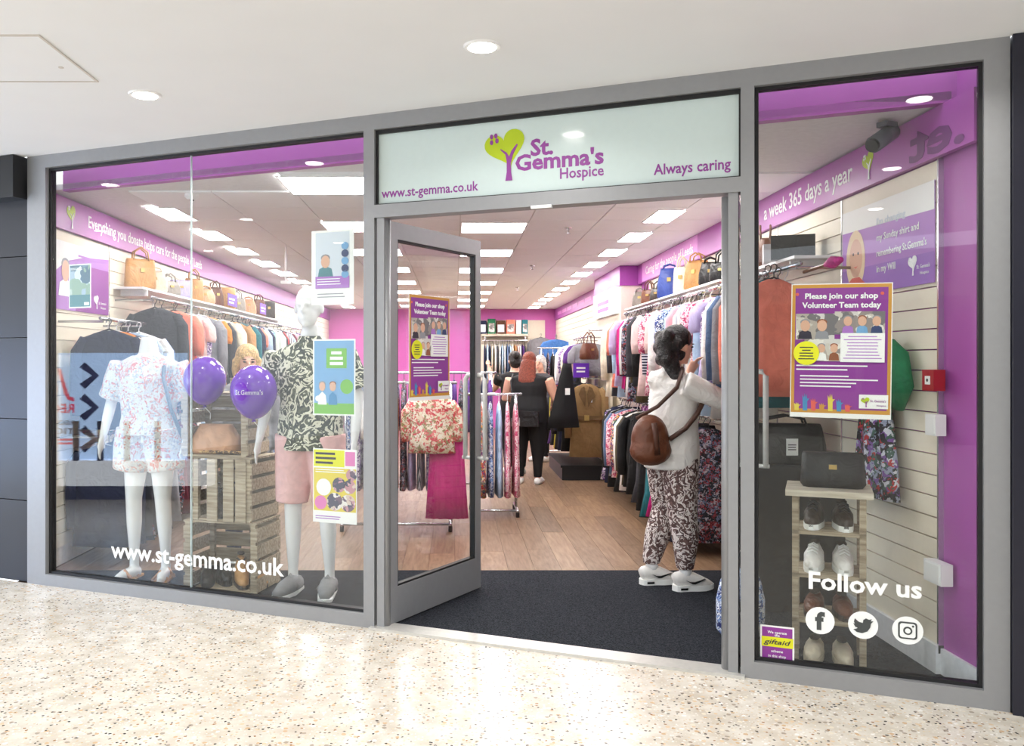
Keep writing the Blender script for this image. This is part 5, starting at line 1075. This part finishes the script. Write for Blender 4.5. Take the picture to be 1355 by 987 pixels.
# ---- general shopper, local +x is where the person faces
def shopper(P, rz, label, H, girth, top_m, leg_m, hair_m, hair='long', arms=None, sleeve='none', voxel=.012, shoe_m=VIN, skin=SKIN, top_len=.78, head_turn=0, facef=False):
    t = thing('person', label, 'person', PM_ := T(P[0], P[1], 0, rz) @ Matrix.Scale(H / 1.65, 4)); g = girth; LASTM.append(PM_); b = MB()
    for s in (-1, 1):
        y = s * .09 * g
        b.limb([(-.01, y, .88, .10 * g, .10 * g), (0, y, .70, .088 * g, .09 * g), (.01, y, .48, .065 * g, .065 * g), (-.005, y, .30, .058, .055), (-.01, y, .10, .036, .036), (-.01, y, .05, .036, .036)]); foot(b, (0, y, 0), (1, s * .2))
    b.limb([(-.02, 0, .82, .13 * g, .16 * g), (-.02, 0, .96, .14 * g, .17 * g), (0, 0, 1.10, .12 * g, .15 * g), (0, 0, 1.24, .12 * g, .165 * g), (-.01, 0, 1.34, .09 * g, .16 * g), (-.01, 0, 1.39, .055, .07), (.005, 0, 1.46, .045, .046)])
    arms = arms or [((0, -.20, 1.33), (.02, -.25, 1.06), (.10, -.22, .84)), ((0, .20, 1.33), (.02, .25, 1.06), (.10, .22, .84))]
    for i, (a, e, w) in enumerate(arms):
        arm(b, a, e, w, (.056 * g, .047 * g, .030)); dd = Vector(w) - Vector(e); hand(b, w, dd, (1, 0, .2) if abs(dd.normalized().x) < .7 else (0, 0, 1), 1 if i == 0 else -1, .5)
    hM = head(b, (.03, 0, 1.535), (math.cos(head_turn), math.sin(head_turn)), R(4)); blob(b, 'body', skin, voxel * .75, 2, t); face(t, hM)
    k = MB(); k.limb([(-.02, 0, top_len, .165 * g, .19 * g), (-.02, 0, .95, .165 * g, .195 * g), (0, 0, 1.10, .14 * g, .175 * g), (0, 0, 1.24, .14 * g, .185 * g), (-.01, 0, 1.345, .105 * g, .18 * g), (-.01, 0, 1.385, .07, .10)], 18)
    if sleeve != 'none':
        for a, e, w in arms:
            w2 = Vector(e).lerp(Vector(w), .85) if sleeve == 'long' else Vector(a).lerp(Vector(e), .6); e2 = Vector(e) if sleeve == 'long' else Vector(a).lerp(Vector(e), .4)
            arm(k, a, e2, w2, (.075 * g, .062 * g, .050))
    blob(k, 'top', top_m, voxel, 2, t)
    k = MB()
    for s in (-1, 1):
        y = s * .09 * g; k.limb([(-.02, y * .9, .88, .135 * g, .11 * g), (-.005, y, .70, .105 * g, .10 * g), (.005, y, .48, .08 * g, .078 * g), (-.005, y, .28, .068, .066), (-.01, y, .09, .052, .050)], 14)
    blob(k, 'trousers', leg_m, voxel, 2, t)
    k = MB(); k.ell((-.022, 0, .040), (.104, .090, .098), 14, 9, hM); k.ell((-.06, 0, -.02), (.07, .086, .09), 12, 8, hM)
    if hair == 'long': k.limb([(*(hM @ Vector((-.075, 0, 0))), .06, .095), (-.085, 0, 1.42, .05, .11), (-.125, 0, 1.30, .04, .115), (-.13, .02, 1.19, .025, .07)], 12)
    if hair == 'bun': k.ell((-.12, 0, .07), (.05, .05, .05), 10, 7, hM)
    if hair == 'bob':
        for q in (-1, 1): k.limb([(*(hM @ Vector((-.01, q * .075, .02))), .035), (*(hM @ Vector((.0, q * .088, -.06))), .03), (*(hM @ Vector((.0, q * .08, -.14))), .02)], 8)
    blob(k, 'hair', hair_m, voxel, 2, t)
    for s in (-1, 1):
        y = s * .09 * g; MB().limb([(-.07, y, .038, .045, .038), (0, y, .045, .05, .046), (.09, y + s * .015, .04, .046, .04), (.16, y + s * .028, .025, .026, .024)], 12).build('shoe', shoe_m, t, None, True)
    return t
HR = lambda n, c: mat('hair_' + n, c, .45, var=.35, scale=50)
P = flo(700, 640)
rh = shopper((P.x, P.y), R(72), 'red-haired person in black holding a dark garment, seen from behind', 1.60, 1.28, BLACK, mat('leggings_black', (16, 16, 18), .85), HR('red', (126, 54, 34)), 'long',
        [((0, -.24, 1.32), (.06, -.33, 1.08), (.26, -.26, .98)), ((0, .24, 1.32), (.06, .32, 1.08), (.28, .10, 1.04))])
k = MB().limb([(-.20, -.07, .93, .05, .04), (-.21, 0, .90, .06, .14), (-.20, .02, .82, .05, .12)], 10)
t = thing('cross_body_bag', 'black cross-body bag on the back of the red-haired person', 'bag', LASTM[0].copy())
MB().box((-.285, -.18, .74), (-.225, .10, .93)).build('body', LEA['black'], t); MB().box((-.292, -.18, .86), (-.285, .10, .93)).build('flap', LEA['black'], t)
MB().tube([(-.25, .09, .92), (-.215, .16, 1.12), (-.15, .20, 1.30), (-.02, .20, 1.385)], .010, 5).build('strap', LEA['black'], t)
g0 = atY(748, 520, 10.55)
t = thing('held_garment', 'black garment held up by the red-haired person', 'garment', T(g0.x, g0.y, g0.z, R(15)))
MB().loft([[(x * (1.25 - .95 * (z + .42) / .78) + sx_ * 3, .05 * math.cos(a) * (1 + .4 * math.sin(5 * a)) , z) for a in [2 * math.pi * i / 12 for i in range(12)] for x, sx_ in ((.17 * math.cos(a + 1.57), .02 * z),)] for z in (-.42, -.25, -.05, .15, .30, .36)]).build('cloth', BLACK, t, None, True)
MB().box((-.03, -.075, -.02), (.03, -.07, .06)).build('price_tag', VIN, t)
shopper((.80, 11.6), R(100), 'dark-haired person in black browsing behind the red-haired person', 1.62, 1.1, BLACK, mat('leggings_black', (16, 16, 18), .85), HR('dark', (30, 22, 20)), 'bun', [((0, -.2, 1.32), (.12, -.28, 1.12), (.34, -.16, 1.18)), ((0, .2, 1.32), (.14, .26, 1.15), (.35, .28, 1.42))], 'short', .014)
shopper((1.30, 13.05), R(-150), 'grey-haired person in dark clothes facing the red-haired person', 1.58, 1.05, CM['charcoal'], BLACK, HR('grey', (190, 186, 180)), 'bob', None, 'long', .014, head_turn=R(30))
bl = atY(326, 470, 6.35)
shopper((bl.x, bl.y), R(-62), 'blonde person standing behind the balloons and crates', 1.60, 1.0, CM['grey'], CM['navy'], HR('blonde', (206, 170, 116)), 'bob', None, 'long', .012, head_turn=R(-8))

# ---- mannequins
def mannequin(P, rz, label, H, with_head, arms, g=1.0):
    t = thing('mannequin', label, 'mannequin', T(P[0], P[1], .004, rz) @ Matrix.Scale(H, 4)); b = MB()
    for s in (-1, 1):
        y = s * .085 * g
        b.limb([(0, y, .92, .095 * g, .095), (0, y * 1.05, .72, .075 * g, .075), (.01, y * 1.15, .52, .052, .052), (-.005, y * 1.2, .36, .050, .048), (-.015, y * 1.25, .14, .030, .030), (-.015, y * 1.25, .05, .030, .032)]); foot(b, (0, y * 1.25, 0), (1, s * .25))
    b.limb([(-.0, 0, .88, .10, .15 * g), (-.0, 0, .98, .10, .155 * g), (0, 0, 1.12, .085, .12 * g), (.01, 0, 1.28, .105, .155 * g), (0, 0, 1.40, .08, .165 * g), (0, 0, 1.45, .05, .07), (.01, 0, 1.56, .045, .046)])
    for i, (a, e, w) in enumerate(arms): arm(b, a, e, w, (.047, .037, .024)); hand(b, w, Vector(w) - Vector(e), (.3, 1 if i else -1, 0), 1 if i == 0 else -1, .25)
    if with_head: head(b, (.03, 0, 1.665), (1, 0), 0, 1.05)
    blob(b, 'body', MANQ, .009, 3, t); return t
armsF = [((0, -.185, 1.39), (-.03, -.27, 1.14), (.04, -.29, .92)), ((0, .185, 1.39), (-.03, .27, 1.14), (.05, .27, .92))]
m1 = (flo(170, 762) + flo(225, 770)) / 2
t = mannequin((m1.x, m1.y), R(-96), 'headless white mannequin in white printed top and shorts nearest the purple display board', 1.06, False, armsF)
WPR = pattern('white_scribble', [(192, 190, 188), (196, 194, 190), (196, 140, 126), (212, 210, 206), (208, 206, 202), (156, 160, 172), (210, 208, 204), (208, 206, 202), (206, 110, 92), (210, 208, 204)], 'spots', 40, .8, .1)
k = MB().limb([(0, 0, .93, .15, .205), (0, 0, 1.05, .125, .18), (.01, 0, 1.28, .135, .19), (0, 0, 1.40, .10, .19), (0, 0, 1.44, .075, .11)], 18)
for a, e, w in armsF: arm(k, a, Vector(a).lerp(Vector(e), .5), Vector(a).lerp(Vector(e), .9), (.075, .085, .09))
blob(k, 'printed_top', WPR, .010, 2, t)
k = MB()
for s in (-1, 1): k.limb([(0, s * .08, .96, .13, .13), (0, s * .10, .85, .125, .13), (.0, s * .12, .70, .12, .115)], 16)
blob(k, 'shorts', WPR, .010, 2, t)
MB().tube([(-.02, .10, 1.46), (.14, .16, 1.30), (.16, .22, 1.10), (.10, .27, .92)], .012, 6).build('bag_strap', mat('strap_grey', (86, 96, 106), .5), t, None, True)
for s in (-1, 1):
    so = MB().slab([(-.08, s * .106 - .035), (.06, s * .12 - .045), (.16, s * .14 - .04), (.18, s * .145), (.16, s * .145 + .04), (.06, s * .12 + .045), (-.08, s * .106 + .035)], -.001, .014).build('sandal', LEA['tan'], t)
    for x in (.0, .09): MB().tube([(x, s * .115 - .05, .01), (x, s * .118, .085 if x < .05 else .068), (x, s * .12 + .05, .01)], .012, 6).build('strap', LEA['peach'], so, None, True)
m2 = (flo(390, 783) + flo(432, 788)) / 2
armsM = [((0, -.20, 1.40), (-.03, -.27, 1.14), (.06, -.29, .90)), ((0, .20, 1.40), (-.02, .28, 1.15), (.05, .28, .90))]
t = mannequin((m2.x, m2.y + .0), R(-100), 'tall white mannequin in palm leaf shirt and pink shorts', 1.10, True, armsM, 1.05)
PALM = pattern('palm_print', [(60, 66, 50), (214, 212, 190), (84, 88, 66), (222, 220, 200), (44, 50, 40)], 'leaf', 50)
k = MB().limb([(0, 0, .84, .15, .20), (0, 0, .98, .145, .195), (0, 0, 1.12, .13, .18), (.01, 0, 1.28, .14, .20), (0, 0, 1.41, .105, .205), (0, 0, 1.46, .075, .11)], 18)
for a, e, w in armsM: arm(k, a, Vector(a).lerp(Vector(e), .45), Vector(a).lerp(Vector(e), .85), (.08, .085, .088))
blob(k, 'palm_shirt', PALM, .010, 2, t)
MB().limb([(0, 0, 1.44, .075, .085), (.005, 0, 1.50, .062, .068)], 14).build('collar', PALM, t, None, True)
k = MB()
for s in (-1, 1): k.limb([(0, s * .085, .92, .13, .125), (0, s * .10, .75, .115, .11), (.0, s * .112, .53, .10, .095)], 16)
blob(k, 'pink_shorts', mat('cloth_shorts_pink', (232, 186, 184), .85), .010, 2, t)
for s in (-1, 1):
    GRS = mat('grey_canvas', (138, 138, 140), .85)
    u = MB().limb([(-.075, s * .105, .04, .045, .040), (0, s * .108, .052, .055, .048), (.09, s * .125, .045, .046, .050), (.17, s * .142, .028, .025, .03)], 12).build('grey_shoe', GRS, t, None, True)
    MB().slab([(-.10, s * .104 - .03), (.06, s * .115 - .05), (.16, s * .14 - .042), (.20, s * .147), (.16, s * .14 + .042), (.06, s * .115 + .05), (-.10, s * .104 + .03)], -.002, .016).build('sole', VIN, u)
    MB().tube([(.03, s * .113 - .055, .03), (.03, s * .113, .105), (.03, s * .113 + .055, .03)], .016, 6).build('strap', GRS, u, None, True)
bpy.data.scenes.remove(TMP)
